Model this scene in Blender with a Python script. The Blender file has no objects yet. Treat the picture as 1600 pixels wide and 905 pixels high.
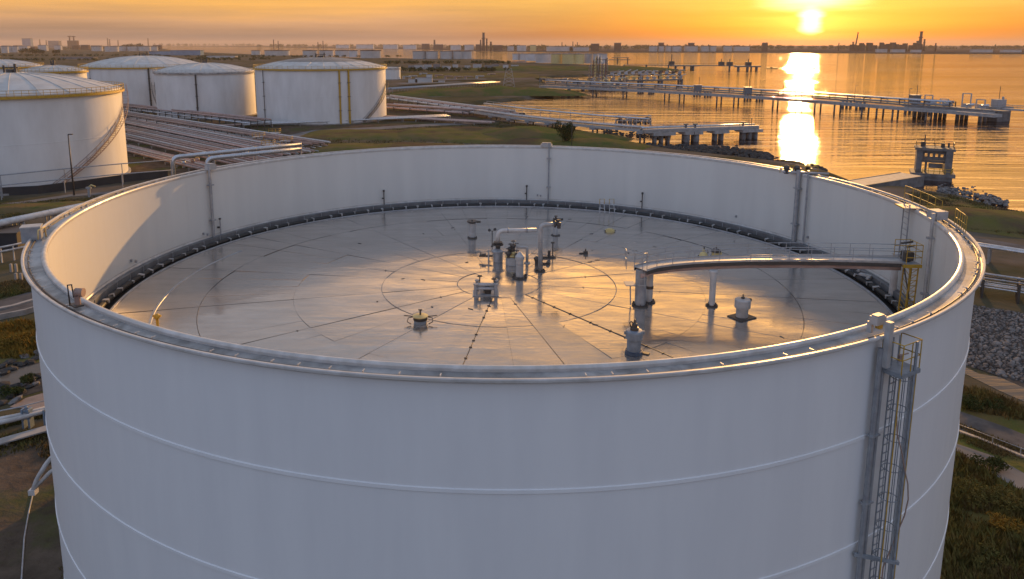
import bpy, math, random
from mathutils import Vector, Matrix, noise
from mathutils.geometry import tessellate_polygon
S = bpy.context.scene
COL = S.collection
rnd = random.Random(7)
R_ = math.radians
pi = math.pi

# ------------------------------------------------------------------ camera
CAM_H = 27.0
FPX, PIT, PPX, PPY = 1157.07, 0.1777, -36.75, -174.98
cam_d = bpy.data.cameras.new('camera')
cam = bpy.data.objects.new('camera', cam_d)
COL.objects.link(cam)
cam.location = (0, 0, CAM_H)
cam.rotation_euler = (pi / 2 - PIT, 0, 0)
cam_d.sensor_width = 36
cam_d.lens = 36 * FPX / 1600
cam_d.shift_x = -PPX / 1600
cam_d.shift_y = PPY / 1600
cam_d.clip_start = 0.5
cam_d.clip_end = 80000
S.camera = cam

def P(px, py, z=0.0):
    """point of the place seen at photo pixel (px, py) on the level z"""
    u = (px - 800 - PPX) / FPX
    v = -(py - 452.5 - PPY) / FPX
    c, s = math.cos(PIT), math.sin(PIT)
    dx, dy, dz = u, c + v * s, -s + v * c
    t = (z - CAM_H) / dz
    return Vector((dx * t, dy * t, z))

def PY(px, py, depth):
    """point seen at photo pixel at a given distance ahead (y)"""
    u = (px - 800 - PPX) / FPX
    v = -(py - 452.5 - PPY) / FPX
    c, s = math.cos(PIT), math.sin(PIT)
    dx, dy, dz = u, c + v * s, -s + v * c
    t = depth / dy
    return Vector((dx * t, depth, CAM_H + dz * t))

# ------------------------------------------------------------------ sky, sun, exposure
SUN_AZ, SUN_EL = R_(23.1), R_(1.55)
LAMP_EL = R_(11.5)
S.view_settings.view_transform = 'Standard'
S.view_settings.look = 'None'
S.view_settings.exposure = 0.0
S.view_settings.gamma = 1.0
W = bpy.data.worlds.new('World')
S.world = W
W.use_nodes = True
nt = W.node_tree
nt.nodes.clear()
L = nt.links

def nd(tree, typ, **kw):
    n = tree.nodes.new(typ)
    for k, v in kw.items():
        if k.startswith('i_'):
            key = k[2:]
            key = int(key) if key.isdigit() else key.replace('_', ' ')
            if hasattr(v, 'is_output') or isinstance(v, bpy.types.NodeSocket):
                tree.links.new(v, n.inputs[key])
            else:
                n.inputs[key].default_value = v
        else:
            setattr(n, k, v)
    return n

def mth(tree, op, a, b=None, c=None, clamp=False):
    n = tree.nodes.new('ShaderNodeMath')
    n.operation = op
    n.use_clamp = clamp
    for i, v in enumerate((a, b, c)):
        if v is None:
            continue
        if isinstance(v, bpy.types.NodeSocket):
            tree.links.new(v, n.inputs[i])
        else:
            n.inputs[i].default_value = v
    return n.outputs[0]

def ramp(tree, fac, stops, interp='LINEAR'):
    n = tree.nodes.new('ShaderNodeValToRGB')
    n.color_ramp.interpolation = interp
    els = n.color_ramp.elements
    while len(els) > 1:
        els.remove(els[-1])
    els[0].position = stops[0][0]
    els[0].color = tuple(stops[0][1]) + (1,)
    for p, c in stops[1:]:
        e = els.new(p)
        e.color = tuple(c) + (1,)
    tree.links.new(fac, n.inputs[0])
    return n.outputs[0]

def mixc(tree, fac, a, b, blend='MIX'):
    n = tree.nodes.new('ShaderNodeMix')
    n.data_type = 'RGBA'
    n.blend_type = blend
    for i, v in ((0, fac), (6, a), (7, b)):
        if isinstance(v, bpy.types.NodeSocket):
            tree.links.new(v, n.inputs[i])
        elif i == 0:
            n.inputs[0].default_value = v
        else:
            n.inputs[i].default_value = tuple(v) + (1,) if len(v) == 3 else v
    return n.outputs[2]

tc = nd(nt, 'ShaderNodeTexCoord')
nrm = nd(nt, 'ShaderNodeVectorMath', operation='NORMALIZE', i_0=tc.outputs['Generated'])
sep = nd(nt, 'ShaderNodeSeparateXYZ', i_0=nrm.outputs[0])
sx, sy = math.sin(SUN_AZ), math.cos(SUN_AZ)
el = mth(nt, 'MULTIPLY', mth(nt, 'ARCSINE', sep.outputs[2]), 180 / pi)          # degrees
# cloud streaks: stretched along the horizon
smap = nd(nt, 'ShaderNodeMapping', i_0=nrm.outputs[0])
smap.inputs['Scale'].default_value = (2.2, 2.2, 46)
smap.inputs['Rotation'].default_value = (0.0, 0.010, 0)
cl1 = nd(nt, 'ShaderNodeTexNoise', i_Vector=smap.outputs[0], i_Scale=1.6, i_Detail=6.0, i_Roughness=0.55)
smap2 = nd(nt, 'ShaderNodeMapping', i_0=nrm.outputs[0])
smap2.inputs['Scale'].default_value = (1.0, 1.0, 7)
cl2 = nd(nt, 'ShaderNodeTexNoise', i_Vector=smap2.outputs[0], i_Scale=2.6, i_Detail=5.0, i_Roughness=0.6)
elw = mth(nt, 'ADD', el, mth(nt, 'MULTIPLY', mth(nt, 'SUBTRACT', cl1.outputs[0], 0.5), 0.9))
elw = mth(nt, 'ADD', elw, mth(nt, 'MULTIPLY', mth(nt, 'MULTIPLY', mth(nt, 'SUBTRACT', cl2.outputs[0], 0.5), 1.0),
                              mth(nt, 'MULTIPLY', mth(nt, 'MAXIMUM', el, 0.0), 0.9)))
elf = mth(nt, 'SQRT', mth(nt, 'DIVIDE', mth(nt, 'MAXIMUM', elw, 0.0), 90.0, clamp=True))
q = lambda d: math.sqrt(d / 90)
sunward = ramp(nt, elf, [(q(0), (.0, .0, .0)), (q(0.8), (.03, .0, .0)), (q(2.5), (.32, .21, .06)), (q(5), (.60, .34, .08)),
                         (q(9), (1.0, .50, .11)), (q(16), (.9, .46, .14)), (q(21), (.66, .42, .22)), (q(28), (.46, .38, .35)), (q(45), (.36, .40, .50)), (q(90), (.37, .46, .64))])
away = ramp(nt, elf, [(q(0), (.12, .10, .11)), (q(0.6), (.20, .16, .15)), (q(1.7), (.50, .28, .17)), (q(3.2), (.84, .40, .10)), (q(6), (.62, .38, .19)),
                      (q(12), (.44, .37, .34)), (q(25), (.37, .40, .48)), (q(45), (.36, .42, .55)), (q(90), (.37, .46, .64))])
back = ramp(nt, elf, [(q(0), (.34, .36, .50)), (q(3), (.45, .46, .60)), (q(12), (.46, .53, .75)), (q(25), (.42, .53, .78)), (q(90), (.37, .46, .64))])
hl = mth(nt, 'SQRT', mth(nt, 'MAXIMUM', mth(nt, 'SUBTRACT', 1.0, mth(nt, 'MULTIPLY', sep.outputs[2], sep.outputs[2])), 1e-4))
ca = mth(nt, 'DIVIDE', mth(nt, 'ADD', mth(nt, 'MULTIPLY', sep.outputs[0], sx), mth(nt, 'MULTIPLY', sep.outputs[1], sy)), hl)
t1 = nd(nt, 'ShaderNodeMapRange', interpolation_type='SMOOTHSTEP', i_0=ca, i_1=0.85, i_2=1.0).outputs[0]
t2 = nd(nt, 'ShaderNodeMapRange', interpolation_type='SMOOTHSTEP', i_0=ca, i_1=0.45, i_2=-0.6).outputs[0]
skyc = mixc(nt, t1, away, sunward)
skyc = mixc(nt, t2, skyc, back)
# thin cloud brightness
cb = nd(nt, 'ShaderNodeMapRange', i_0=cl1.outputs[0], i_1=0.3, i_2=0.72, i_3=0.88, i_4=1.12).outputs[0]
skyc = mixc(nt, 1.0, skyc, nd(nt, 'ShaderNodeCombineXYZ', i_0=cb, i_1=cb, i_2=cb).outputs[0], 'MULTIPLY')
# glow round the sun and the disc itself, flattened by a cloud bar
sd = (math.sin(SUN_AZ) * math.cos(SUN_EL), math.cos(SUN_AZ) * math.cos(SUN_EL), math.sin(SUN_EL))
dist_v = nd(nt, 'ShaderNodeVectorMath', operation='DISTANCE', i_0=nrm.outputs[0], i_1=sd)
ang = mth(nt, 'MULTIPLY', dist_v.outputs[1], 180 / pi)
g1 = mth(nt, 'POWER', math.e, mth(nt, 'MULTIPLY', ang, -1 / 9.0))
g2 = mth(nt, 'POWER', math.e, mth(nt, 'MULTIPLY', ang, -1 / 2.2))
angn = mth(nt, 'ADD', ang, mth(nt, 'MULTIPLY', mth(nt, 'SUBTRACT', cl1.outputs[0], 0.5), 1.6))
g3 = nd(nt, 'ShaderNodeMapRange', interpolation_type='SMOOTHSTEP', i_0=angn, i_1=1.15, i_2=0.35).outputs[0]
streak = nd(nt, 'ShaderNodeMapRange', i_0=cl1.outputs[0], i_1=0.34, i_2=0.62, i_3=0.55, i_4=1.25).outputs[0]
def sc_col(f, c):
    n = nd(nt, 'ShaderNodeVectorMath', operation='SCALE', i_0=c)
    nt.links.new(f, n.inputs['Scale'])
    return n.outputs[0]
add = lambda a, b: nd(nt, 'ShaderNodeVectorMath', operation='ADD', i_0=a, i_1=b).outputs[0]
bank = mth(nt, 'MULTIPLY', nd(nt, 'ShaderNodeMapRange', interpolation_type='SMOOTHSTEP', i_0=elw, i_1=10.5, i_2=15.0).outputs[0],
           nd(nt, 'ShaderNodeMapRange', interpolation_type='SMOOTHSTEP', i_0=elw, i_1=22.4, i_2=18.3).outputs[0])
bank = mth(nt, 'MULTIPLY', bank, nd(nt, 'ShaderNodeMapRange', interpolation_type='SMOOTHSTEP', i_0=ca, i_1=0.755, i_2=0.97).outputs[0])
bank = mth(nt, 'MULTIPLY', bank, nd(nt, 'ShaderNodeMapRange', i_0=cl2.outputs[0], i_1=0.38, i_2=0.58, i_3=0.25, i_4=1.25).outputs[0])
tot = add(skyc, sc_col(bank, (2.7, 1.32, .24)))       # unseen golden cloud bank, added to give the deck its gold reflections
tot = add(tot, sc_col(g1, (.10, .05, .008)))
tot = add(tot, sc_col(mth(nt, 'MULTIPLY', g2, streak), (.9, .58, .13)))
tot = add(tot, sc_col(g3, (3.4, 2.6, 1.3)))
azd = mth(nt, 'MULTIPLY', mth(nt, 'ARCCOSINE', mth(nt, 'MINIMUM', ca, 1.0)), 180 / pi)
bar = mth(nt, 'MULTIPLY', nd(nt, 'ShaderNodeMapRange', interpolation_type='SMOOTHSTEP', i_0=azd, i_1=4.5, i_2=0.0).outputs[0],
          nd(nt, 'ShaderNodeMapRange', interpolation_type='SMOOTHSTEP', i_0=elw, i_1=2.1, i_2=3.0).outputs[0])
bar = mth(nt, 'MULTIPLY', bar, nd(nt, 'ShaderNodeMapRange', interpolation_type='SMOOTHSTEP', i_0=elw, i_1=6.0, i_2=4.0).outputs[0])
tot = add(tot, sc_col(bar, (1.6, 1.2, .8)))            # lit edge of the cloud bar above the disc
SKY_GAIN = 1.0
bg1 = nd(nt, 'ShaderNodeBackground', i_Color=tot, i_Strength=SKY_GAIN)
nish = nd(nt, 'ShaderNodeTexSky', sky_type='NISHITA', sun_disc=False, sun_elevation=SUN_EL, sun_rotation=SUN_AZ)
bg2 = nd(nt, 'ShaderNodeBackground', i_Color=nish.outputs[0], i_Strength=0.05)
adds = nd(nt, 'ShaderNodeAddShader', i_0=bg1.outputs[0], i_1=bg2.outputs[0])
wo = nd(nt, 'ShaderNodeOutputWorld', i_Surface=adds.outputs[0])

sl = bpy.data.lights.new('sun', 'SUN')
sl.energy = 5.0
sl.angle = R_(0.6)
sl.color = (1.0, 0.53, 0.17)
so = bpy.data.objects.new('sun', sl)
COL.objects.link(so)
so.location = (60, 120, 90)
sdir = Vector((math.sin(SUN_AZ) * math.cos(LAMP_EL), math.cos(SUN_AZ) * math.cos(LAMP_EL), math.sin(LAMP_EL)))
so.rotation_euler = sdir.to_track_quat('Z', 'Y').to_euler()

# ------------------------------------------------------------------ materials
M = {}
def mat(name, col, rough=0.6, metal=0.0, col2=None, scale=2.0, detail=4.0, stretch=(1, 1, 1), bump=0.0, bscale=None, col3=None,
        lo=0.35, hi=0.65, spec=0.5, rvar=0.0, ior=None, bdist=0.05):
    m = bpy.data.materials.new(name)
    m.use_nodes = True
    t = m.node_tree
    b = t.nodes['Principled BSDF']
    b.inputs['Roughness'].default_value = rough
    b.inputs['Metallic'].default_value = metal
    b.inputs['Specular IOR Level'].default_value = spec
    if ior:
        b.inputs['IOR'].default_value = ior
    tcn = nd(t, 'ShaderNodeNewGeometry')
    mp = nd(t, 'ShaderNodeMapping', i_0=tcn.outputs['Position'])
    mp.inputs['Scale'].default_value = stretch
    nz = nd(t, 'ShaderNodeTexNoise', i_Vector=mp.outputs[0], i_Scale=scale, i_Detail=detail, i_Roughness=0.6)
    f = nd(t, 'ShaderNodeMapRange', i_0=nz.outputs[0], i_1=lo, i_2=hi).outputs[0]
    c2 = col2 or tuple(c * 0.82 for c in col)
    c = mixc(t, f, c2, col)
    if col3:
        nz3 = nd(t, 'ShaderNodeTexNoise', i_Vector=mp.outputs[0], i_Scale=scale * 0.23, i_Detail=5.0, i_Roughness=0.65)
        f3 = nd(t, 'ShaderNodeMapRange', i_0=nz3.outputs[0], i_1=0.48, i_2=0.6).outputs[0]
        c = mixc(t, f3, c, col3)
    t.links.new(c, b.inputs['Base Color'])
    if rvar:
        r = nd(t, 'ShaderNodeMapRange', i_0=nz.outputs[0], i_1=0.3, i_2=0.7, i_3=rough + rvar, i_4=max(.02, rough - rvar)).outputs[0]
        t.links.new(r, b.inputs['Roughness'])
    if bump:
        nb = nd(t, 'ShaderNodeTexNoise', i_Vector=mp.outputs[0], i_Scale=bscale or scale * 3, i_Detail=5.0, i_Roughness=0.6)
        bn = nd(t, 'ShaderNodeBump', i_Height=nb.outputs[0], i_Strength=bump, i_Distance=bdist)
        t.links.new(bn.outputs[0], b.inputs['Normal'])
    M[name] = m
    return m
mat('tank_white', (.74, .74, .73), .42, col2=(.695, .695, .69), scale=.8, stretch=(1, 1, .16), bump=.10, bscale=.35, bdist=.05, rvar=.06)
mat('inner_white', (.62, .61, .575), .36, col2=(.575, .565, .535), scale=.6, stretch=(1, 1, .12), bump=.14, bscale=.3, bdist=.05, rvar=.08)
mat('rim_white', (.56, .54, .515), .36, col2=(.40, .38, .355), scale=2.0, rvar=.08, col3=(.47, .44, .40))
mat('old_white', (.70, .69, .67), .5, col2=(.60, .585, .56), scale=.25, stretch=(1, 1, .3), rvar=.06, bump=.06, bscale=.2)
mat('dome_roof', (.52, .50, .47), .5, col2=(.42, .40, .37), scale=.35, rvar=.08)
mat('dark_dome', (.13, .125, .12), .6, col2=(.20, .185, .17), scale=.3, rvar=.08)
mat('girder_grey', (.30, .285, .275), .42, col2=(.17, .16, .15), scale=1.6, rvar=.1, col3=(.42, .40, .38))
mat('grey_steel', (.36, .37, .385), .38, col2=(.26, .265, .28), scale=3, metal=.25, rvar=.08)
mat('light_steel', (.44, .435, .43), .4, col2=(.33, .32, .31), scale=2.4, metal=.1, rvar=.08)
mat('silver_pipe', (.55, .57, .60), .3, col2=(.40, .42, .45), scale=1.2, metal=.55, rvar=.08)
mat('white_pipe', (.56, .54, .52), .42, col2=(.40, .38, .36), scale=1.4, rvar=.06)
mat('rust_pipe', (.36, .25, .20), .55, col2=(.24, .15, .12), scale=.8)
mat('pink_pipe', (.52, .38, .34), .5, col2=(.36, .24, .21), scale=.8)
mat('ladder_grey', (.27, .29, .31), .42, col2=(.18, .20, .22), scale=4)
mat('blue_grey', (.20, .25, .31), .42, col2=(.13, .17, .22), scale=4, rvar=.06)
mat('deep_blue', (.055, .095, .16), .45, col2=(.03, .05, .09), scale=5)
mat('yellow_paint', (.52, .31, .03), .5, col2=(.36, .21, .02), scale=3)
mat('pale_yellow', (.66, .52, .22), .5, col2=(.50, .38, .16), scale=1)
mat('black_rubber', (.018, .017, .016), .6, col2=(.03, .028, .026), scale=6)
mat('dark_iron', (.045, .043, .042), .5, col2=(.075, .06, .05), scale=8)
mat('seam_grey', (.25, .235, .225), .5, col2=(.15, .14, .135), scale=3)
mat('shoe_grey', (.15, .155, .16), .5, col2=(.10, .10, .105), scale=1.5, rvar=.1)
mat('concrete', (.33, .31, .29), .8, col2=(.22, .205, .19), scale=.9, bump=.3, bscale=4)
mat('dark_concrete', (.16, .15, .145), .8, col2=(.09, .085, .08), scale=.9, bump=.3, bscale=3)
mat('asphalt', (.115, .108, .105), .8, col2=(.085, .08, .078), scale=.7, bump=.2, bscale=12, bdist=.01, col3=(.14, .13, .125), spec=.0)
mat('pale_road', (.20, .19, .18), .85, col2=(.15, .14, .135), scale=.3, bump=.2, bscale=6, spec=.0)
mat('line_paint', (.6, .58, .54), .6, scale=5)
mat('soil', (.13, .098, .072), .95, col2=(.072, .054, .040), scale=.55, bump=.7, bscale=2.2, bdist=.15, col3=(.085, .085, .034), detail=7, spec=.0)
mat('ground', (.105, .085, .058), .95, col2=(.062, .060, .028), scale=.10, bump=.5, bscale=.8, bdist=.2, col3=(.14, .115, .095), detail=9, spec=.0)
mat('far_land', (.085, .065, .058), .95, col2=(.03, .027, .025), scale=.012, detail=9, col3=(.08, .068, .06), spec=.0)
mat('grass', (.115, .110, .034), .9, col2=(.15, .112, .055), scale=.3, bump=.8, bscale=1.6, bdist=.2, col3=(.105, .075, .045), detail=9, spec=.0)
mat('grass_green', (.082, .102, .030), .9, col2=(.115, .10, .038), scale=.35, bump=.8, bscale=2, bdist=.2, col3=(.15, .105, .05), detail=8, spec=.0)
mat('rock', (.24, .225, .215), .8, col2=(.09, .083, .08), scale=1.3, bump=.4, bscale=5, spec=.0)
mat('rock_dark', (.085, .078, .072), .85, col2=(.05, .047, .045), scale=1.3, bump=.4, bscale=5, spec=.0)
mat('tuft_green', (.12, .12, .036), .8, col2=(.17, .12, .045), scale=.9, col3=(.12, .085, .04), spec=.0)
mat('leaf', (.12, .12, .038), .7, col2=(.15, .115, .04), scale=1.4, spec=.0)
mat('leaf_dark', (.040, .056, .020), .7, col2=(.07, .07, .026), scale=1.1, spec=.0)
mat('leaf_gold', (.27, .155, .03), .7, col2=(.14, .11, .028), scale=1.3, spec=.0)
mat('mud', (.26, .20, .17), .7, col2=(.18, .14, .12), scale=.7, bump=.4, bscale=3)
mat('bark', (.09, .065, .045), .85, scale=4)
mat('far_white', (.50, .48, .46), .55, col2=(.40, .38, .36), scale=.08, spec=.0)
mat('far_grey', (.24, .225, .225), .7, col2=(.17, .16, .16), scale=.05, spec=.0)
mat('far_brown', (.10, .07, .065), .8, col2=(.06, .045, .042), scale=.06, spec=.0)
mat('far_blue', (.22, .30, .38), .6, col2=(.17, .23, .30), scale=.05, spec=.0)
mat('black_liner', (.022, .022, .025), .55, col2=(.035, .034, .036), scale=.5)
mat('tyre', (.02, .02, .02), .8)
mat('car_paint', (.10, .11, .13), .3, scale=1)
mat('car_glass', (.02, .025, .03), .1, scale=1)

def water_mat(name, col, s1, s2, b1, b2, rough):
    m = bpy.data.materials.new(name)
    m.use_nodes = True
    t = m.node_tree
    b = t.nodes['Principled BSDF']
    g = nd(t, 'ShaderNodeNewGeometry')
    mp = nd(t, 'ShaderNodeMapping', i_0=g.outputs['Position'])
    mp.inputs['Rotation'].default_value = (0, 0, R_(-20))
    mp.inputs['Scale'].default_value = (.14, 1.0, 1)
    n1 = nd(t, 'ShaderNodeTexNoise', i_Vector=mp.outputs[0], i_Scale=s1, i_Detail=4.0, i_Roughness=.55)
    n2 = nd(t, 'ShaderNodeTexNoise', i_Vector=mp.outputs[0], i_Scale=s2, i_Detail=3.0, i_Roughness=.5)
    mp3 = nd(t, 'ShaderNodeMapping', i_0=g.outputs['Position'])
    mp3.inputs['Scale'].default_value = (.0022, .014, 1)
    n3 = nd(t, 'ShaderNodeTexNoise', i_Vector=mp3.outputs[0], i_Scale=1.0, i_Detail=5.0, i_Roughness=.6)
    calm = nd(t, 'ShaderNodeMapRange', i_0=n3.outputs[0], i_1=.38, i_2=.6, i_3=.25, i_4=1.0).outputs[0]
    bb1 = nd(t, 'ShaderNodeBump', i_Height=n2.outputs[0], i_Distance=b2)
    t.links.new(calm, bb1.inputs['Strength'])
    bb2 = nd(t, 'ShaderNodeBump', i_Height=n1.outputs[0], i_Distance=b1, i_Normal=bb1.outputs[0])
    t.links.new(calm, bb2.inputs['Strength'])
    t.nodes.remove(b)
    gl = nd(t, 'ShaderNodeBsdfGlossy', distribution='BECKMANN', i_Roughness=rough, i_Normal=bb2.outputs[0])
    gl.inputs['Color'].default_value = (.52, .48, .49, 1)
    df = nd(t, 'ShaderNodeBsdfDiffuse', i_Normal=bb2.outputs[0])
    df.inputs['Color'].default_value = tuple(col) + (1,)
    fr_ = nd(t, 'ShaderNodeFresnel', i_IOR=1.33, i_Normal=bb2.outputs[0])
    mx = nd(t, 'ShaderNodeMixShader', i_0=fr_.outputs[0], i_1=df.outputs[0], i_2=gl.outputs[0])
    t.links.new(mx.outputs[0], t.nodes['Material Output'].inputs['Surface'])
    M[name] = m
water_mat('water', (.34, .27, .27), .8, .16, .26, 1.3, .035)
water_mat('creek_water', (.11, .105, .095), 2.0, .5, .03, .06, .15)

def deck_mat():
    m = bpy.data.materials.new('deck_paint')
    m.use_nodes = True
    t = m.node_tree
    b = t.nodes['Principled BSDF']
    g = nd(t, 'ShaderNodeNewGeometry')
    oi = nd(t, 'ShaderNodeObjectInfo')
    mp = nd(t, 'ShaderNodeMapping', i_0=g.outputs['Position'])
    mp.inputs['Scale'].default_value = (.35, 1.5, 1)
    mp.inputs['Rotation'].default_value = (0, 0, R_(14))
    n1 = nd(t, 'ShaderNodeTexNoise', i_Vector=mp.outputs[0], i_Scale=.9, i_Detail=7.0, i_Roughness=.62)
    n2 = nd(t, 'ShaderNodeTexNoise', i_Vector=g.outputs['Position'], i_Scale=.22, i_Detail=4.0, i_Roughness=.6)
    n3 = nd(t, 'ShaderNodeTexNoise', i_Vector=g.outputs['Position'], i_Scale=7.0, i_Detail=6.0, i_Roughness=.7)
    f = nd(t, 'ShaderNodeMapRange', i_0=n1.outputs[0], i_1=.35, i_2=.66).outputs[0]
    c = mixc(t, f, (.44, .405, .375), (.55, .505, .465))
    c = mixc(t, nd(t, 'ShaderNodeMapRange', i_0=n2.outputs[0], i_1=.52, i_2=.7, i_3=0, i_4=.5).outputs[0], c, (.37, .335, .305))
    c = mixc(t, nd(t, 'ShaderNodeMapRange', i_0=n3.outputs[0], i_1=.60, i_2=.74, i_3=0, i_4=.5).outputs[0], c, (.18, .15, .13))
    c = mixc(t, nd(t, 'ShaderNodeMapRange', i_0=oi.outputs['Random'], i_3=0, i_4=.18).outputs[0], c, (.40, .38, .37))
    t.links.new(c, b.inputs['Base Color'])
    b.inputs['Metallic'].default_value = .78
    r = mth(t, 'ADD', nd(t, 'ShaderNodeMapRange', i_0=n1.outputs[0], i_1=.3, i_2=.7, i_3=.25, i_4=.07).outputs[0],
            nd(t, 'ShaderNodeMapRange', i_0=n2.outputs[0], i_1=.35, i_2=.65, i_3=.05, i_4=-.05).outputs[0])
    t.links.new(r, b.inputs['Roughness'])
    hgt = mth(t, 'ADD', mth(t, 'MULTIPLY', n1.outputs[0], .35), mth(t, 'MULTIPLY', n2.outputs[0], 1.0))
    bn = nd(t, 'ShaderNodeBump', i_Height=hgt, i_Strength=.6, i_Distance=.05)
    t.links.new(bn.outputs[0], b.inputs['Normal'])
    M['deck_paint'] = m
deck_mat()

# ------------------------------------------------------------------ mesh helpers
class MB:
    def __init__(s):
        s.v, s.f, s.sm = [], [], []
    def add(s, vs, fs, smooth=False):
        o = len(s.v)
        s.v += [tuple(v) for v in vs]
        s.f += [tuple(i + o for i in f) for f in fs]
        s.sm += [smooth] * len(fs)
        return s
    def box(s, c, size, rz=0.0, taper=1.0):
        hx, hy, hz = size[0] / 2, size[1] / 2, size[2] / 2
        ca, sa = math.cos(rz), math.sin(rz)
        vs = []
        for z in (-hz, hz):
            k = taper if z > 0 else 1
            for x, y in ((-hx, -hy), (hx, -hy), (hx, hy), (-hx, hy)):
                x, y = x * k, y * k
                vs.append((c[0] + x * ca - y * sa, c[1] + x * sa + y * ca, c[2] + z))
        return s.add(vs, [(3, 2, 1, 0), (4, 5, 6, 7), (0, 1, 5, 4), (1, 2, 6, 5), (2, 3, 7, 6), (3, 0, 4, 7)])
    def beam(s, a, b, w, h):
        a, b = Vector(a), Vector(b)
        d = (b - a).normalized()
        up = Vector((0, 0, 1)) if abs(d.z) < .95 else Vector((0, 1, 0))
        sd_ = d.cross(up).normalized()
        u = sd_.cross(d).normalized()
        vs = []
        for p in (a, b):
            for i, j in ((-1, -1), (1, -1), (1, 1), (-1, 1)):
                vs.append(p + sd_ * (i * w / 2) + u * (j * h / 2))
        return s.add(vs, [(0, 1, 2, 3), (7, 6, 5, 4), (0, 4, 5, 1), (1, 5, 6, 2), (2, 6, 7, 3), (3, 7, 4, 0)])
    def tube(s, pts, r, n=8, closed=False, caps=True):
        pts = [Vector(p) for p in pts]
        m = len(pts)
        rr = r if isinstance(r, (list, tuple)) else [r] * m
        vs, fs = [], []
        ref = None
        for i, p in enumerate(pts):
            if closed:
                d = (pts[(i + 1) % m] - pts[i - 1]).normalized()
            elif i == 0:
                d = (pts[1] - p).normalized()
            elif i == m - 1:
                d = (p - pts[i - 1]).normalized()
            else:
                d = ((pts[i + 1] - p).normalized() + (p - pts[i - 1]).normalized()).normalized()
            if ref is None:
                ref = Vector((0, 0, 1)) if abs(d.z) < .9 else Vector((1, 0, 0))
            a = ref - d * ref.dot(d)
            if a.length < 1e-4:
                a = Vector((1, 0, 0)) - d * d.x
            a.normalize()
            ref = a
            b_ = d.cross(a)
            for k in range(n):
                t = 2 * pi * k / n
                vs.append(p + (a * math.cos(t) + b_ * math.sin(t)) * rr[i])
        for i in range(m if closed else m - 1):
            j = (i + 1) % m
            for k in range(n):
                l = (k + 1) % n
                fs.append((i * n + k, i * n + l, j * n + l, j * n + k))
        s.add(vs, fs, True)
        if caps and not closed:
            o = len(s.v) - len(vs)
            s.f += [tuple(o + k for k in reversed(range(n))), tuple(o + (m - 1) * n + k for k in range(n))]
            s.sm += [False, False]
        return s
    def lathe(s, cx, cy, prof, n=32, a0=0.0, a1=2 * pi, smooth=True, sharp=True):
        """profile of (r, z) turned about a vertical axis; each band flat across, round along"""
        full = abs(a1 - a0 - 2 * pi) < 1e-6
        cnt = n if full else n + 1
        for (r0, z0), (r1, z1) in zip(prof[:-1], prof[1:]):
            vs = []
            for i in range(cnt):
                a = a0 + (a1 - a0) * i / n
                sa, ca = math.sin(a), -math.cos(a)
                vs.append((cx + r0 * sa, cy + r0 * ca, z0))
                vs.append((cx + r1 * sa, cy + r1 * ca, z1))
            fs = []
            for i in range(n):
                j = (i + 1) % cnt
                if r0 < 1e-6:
                    fs.append((2 * i, 2 * j + 1, 2 * i + 1))
                elif r1 < 1e-6:
                    fs.append((2 * i, 2 * j, 2 * i + 1))
                else:
                    fs.append((2 * i, 2 * j, 2 * j + 1, 2 * i + 1))
            s.add(vs, fs, smooth)
        return s
    def cyl(s, c, r, h, n=16, r2=None):
        r2 = r if r2 is None else r2
        return s.lathe(c[0], c[1], [(0, c[2]), (r, c[2]), (r2, c[2] + h), (0, c[2] + h)], n)
    def ball(s, c, r, n=10):
        pr = [(max(r * math.sin(pi * i / 6), 0 if i in (0, 6) else .001), c[2] - r * math.cos(pi * i / 6)) for i in range(7)]
        pr[0] = (0, pr[0][1]); pr[-1] = (0, pr[-1][1])
        return s.lathe(c[0], c[1], pr, n)
    def prism(s, poly, z0, z1):
        n = len(poly)
        vs = [(p[0], p[1], z0) for p in poly] + [(p[0], p[1], z1) for p in poly]
        fs = [tuple(reversed(range(n))), tuple(range(n, 2 * n))] + [(i, (i + 1) % n, n + (i + 1) % n, n + i) for i in range(n)]
        return s.add(vs, fs)
    def mesh(s, name, off=(0, 0, 0)):
        me = bpy.data.meshes.new(name)
        me.from_pydata([(v[0] - off[0], v[1] - off[1], v[2] - off[2]) for v in s.v], [], s.f)
        me.polygons.foreach_set('use_smooth', s.sm)
        me.update()
        return me

def wloc(o):
    p = Vector((0, 0, 0))
    while o:
        p += o.location
        o = o.parent
    return p

def part(name, mb, m, parent=None, label=None, loc=None, kind=None):
    off = wloc(parent) if parent else Vector((0, 0, 0))
    l = Vector(loc) - off if loc is not None else Vector((0, 0, 0))
    me = mb.mesh(name, off + l)
    o = bpy.data.objects.new(name, me)
    me.materials.append(M[m])
    COL.objects.link(o)
    o.parent = parent
    o.location = l
    if label: o['label'] = label
    if kind: o['kind'] = kind
    return o

def piece(name, me, parent, loc, rot=(0, 0, 0), scale=(1, 1, 1)):
    """one of many alike parts that share mesh data"""
    o = bpy.data.objects.new(name, me)
    COL.objects.link(o)
    o.parent = parent
    o.location = Vector(loc) - (wloc(parent) if parent else Vector())
    o.rotation_euler = rot
    o.scale = scale
    return o

def thing(name, label, cat, loc, group=None):
    o = bpy.data.objects.new(name, None)
    o.empty_display_size = .3
    COL.objects.link(o)
    o.location = loc
    o['label'] = label
    o['category'] = cat
    if group: o['group'] = group
    return o

def single(name, mb, m, label, cat, loc=(0, 0, 0), group=None):
    o = part(name, mb, m, loc=loc)
    o['label'] = label
    o['category'] = cat
    if group: o['group'] = group
    return o

def structure(name, mb, m):
    return part(name, mb, m, kind='structure')

def copy_tree(o, parent=None):
    c = o.copy()
    COL.objects.link(c)
    c.parent = parent
    for ch in list(o.children):
        copy_tree(ch, c)
    return c

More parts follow.
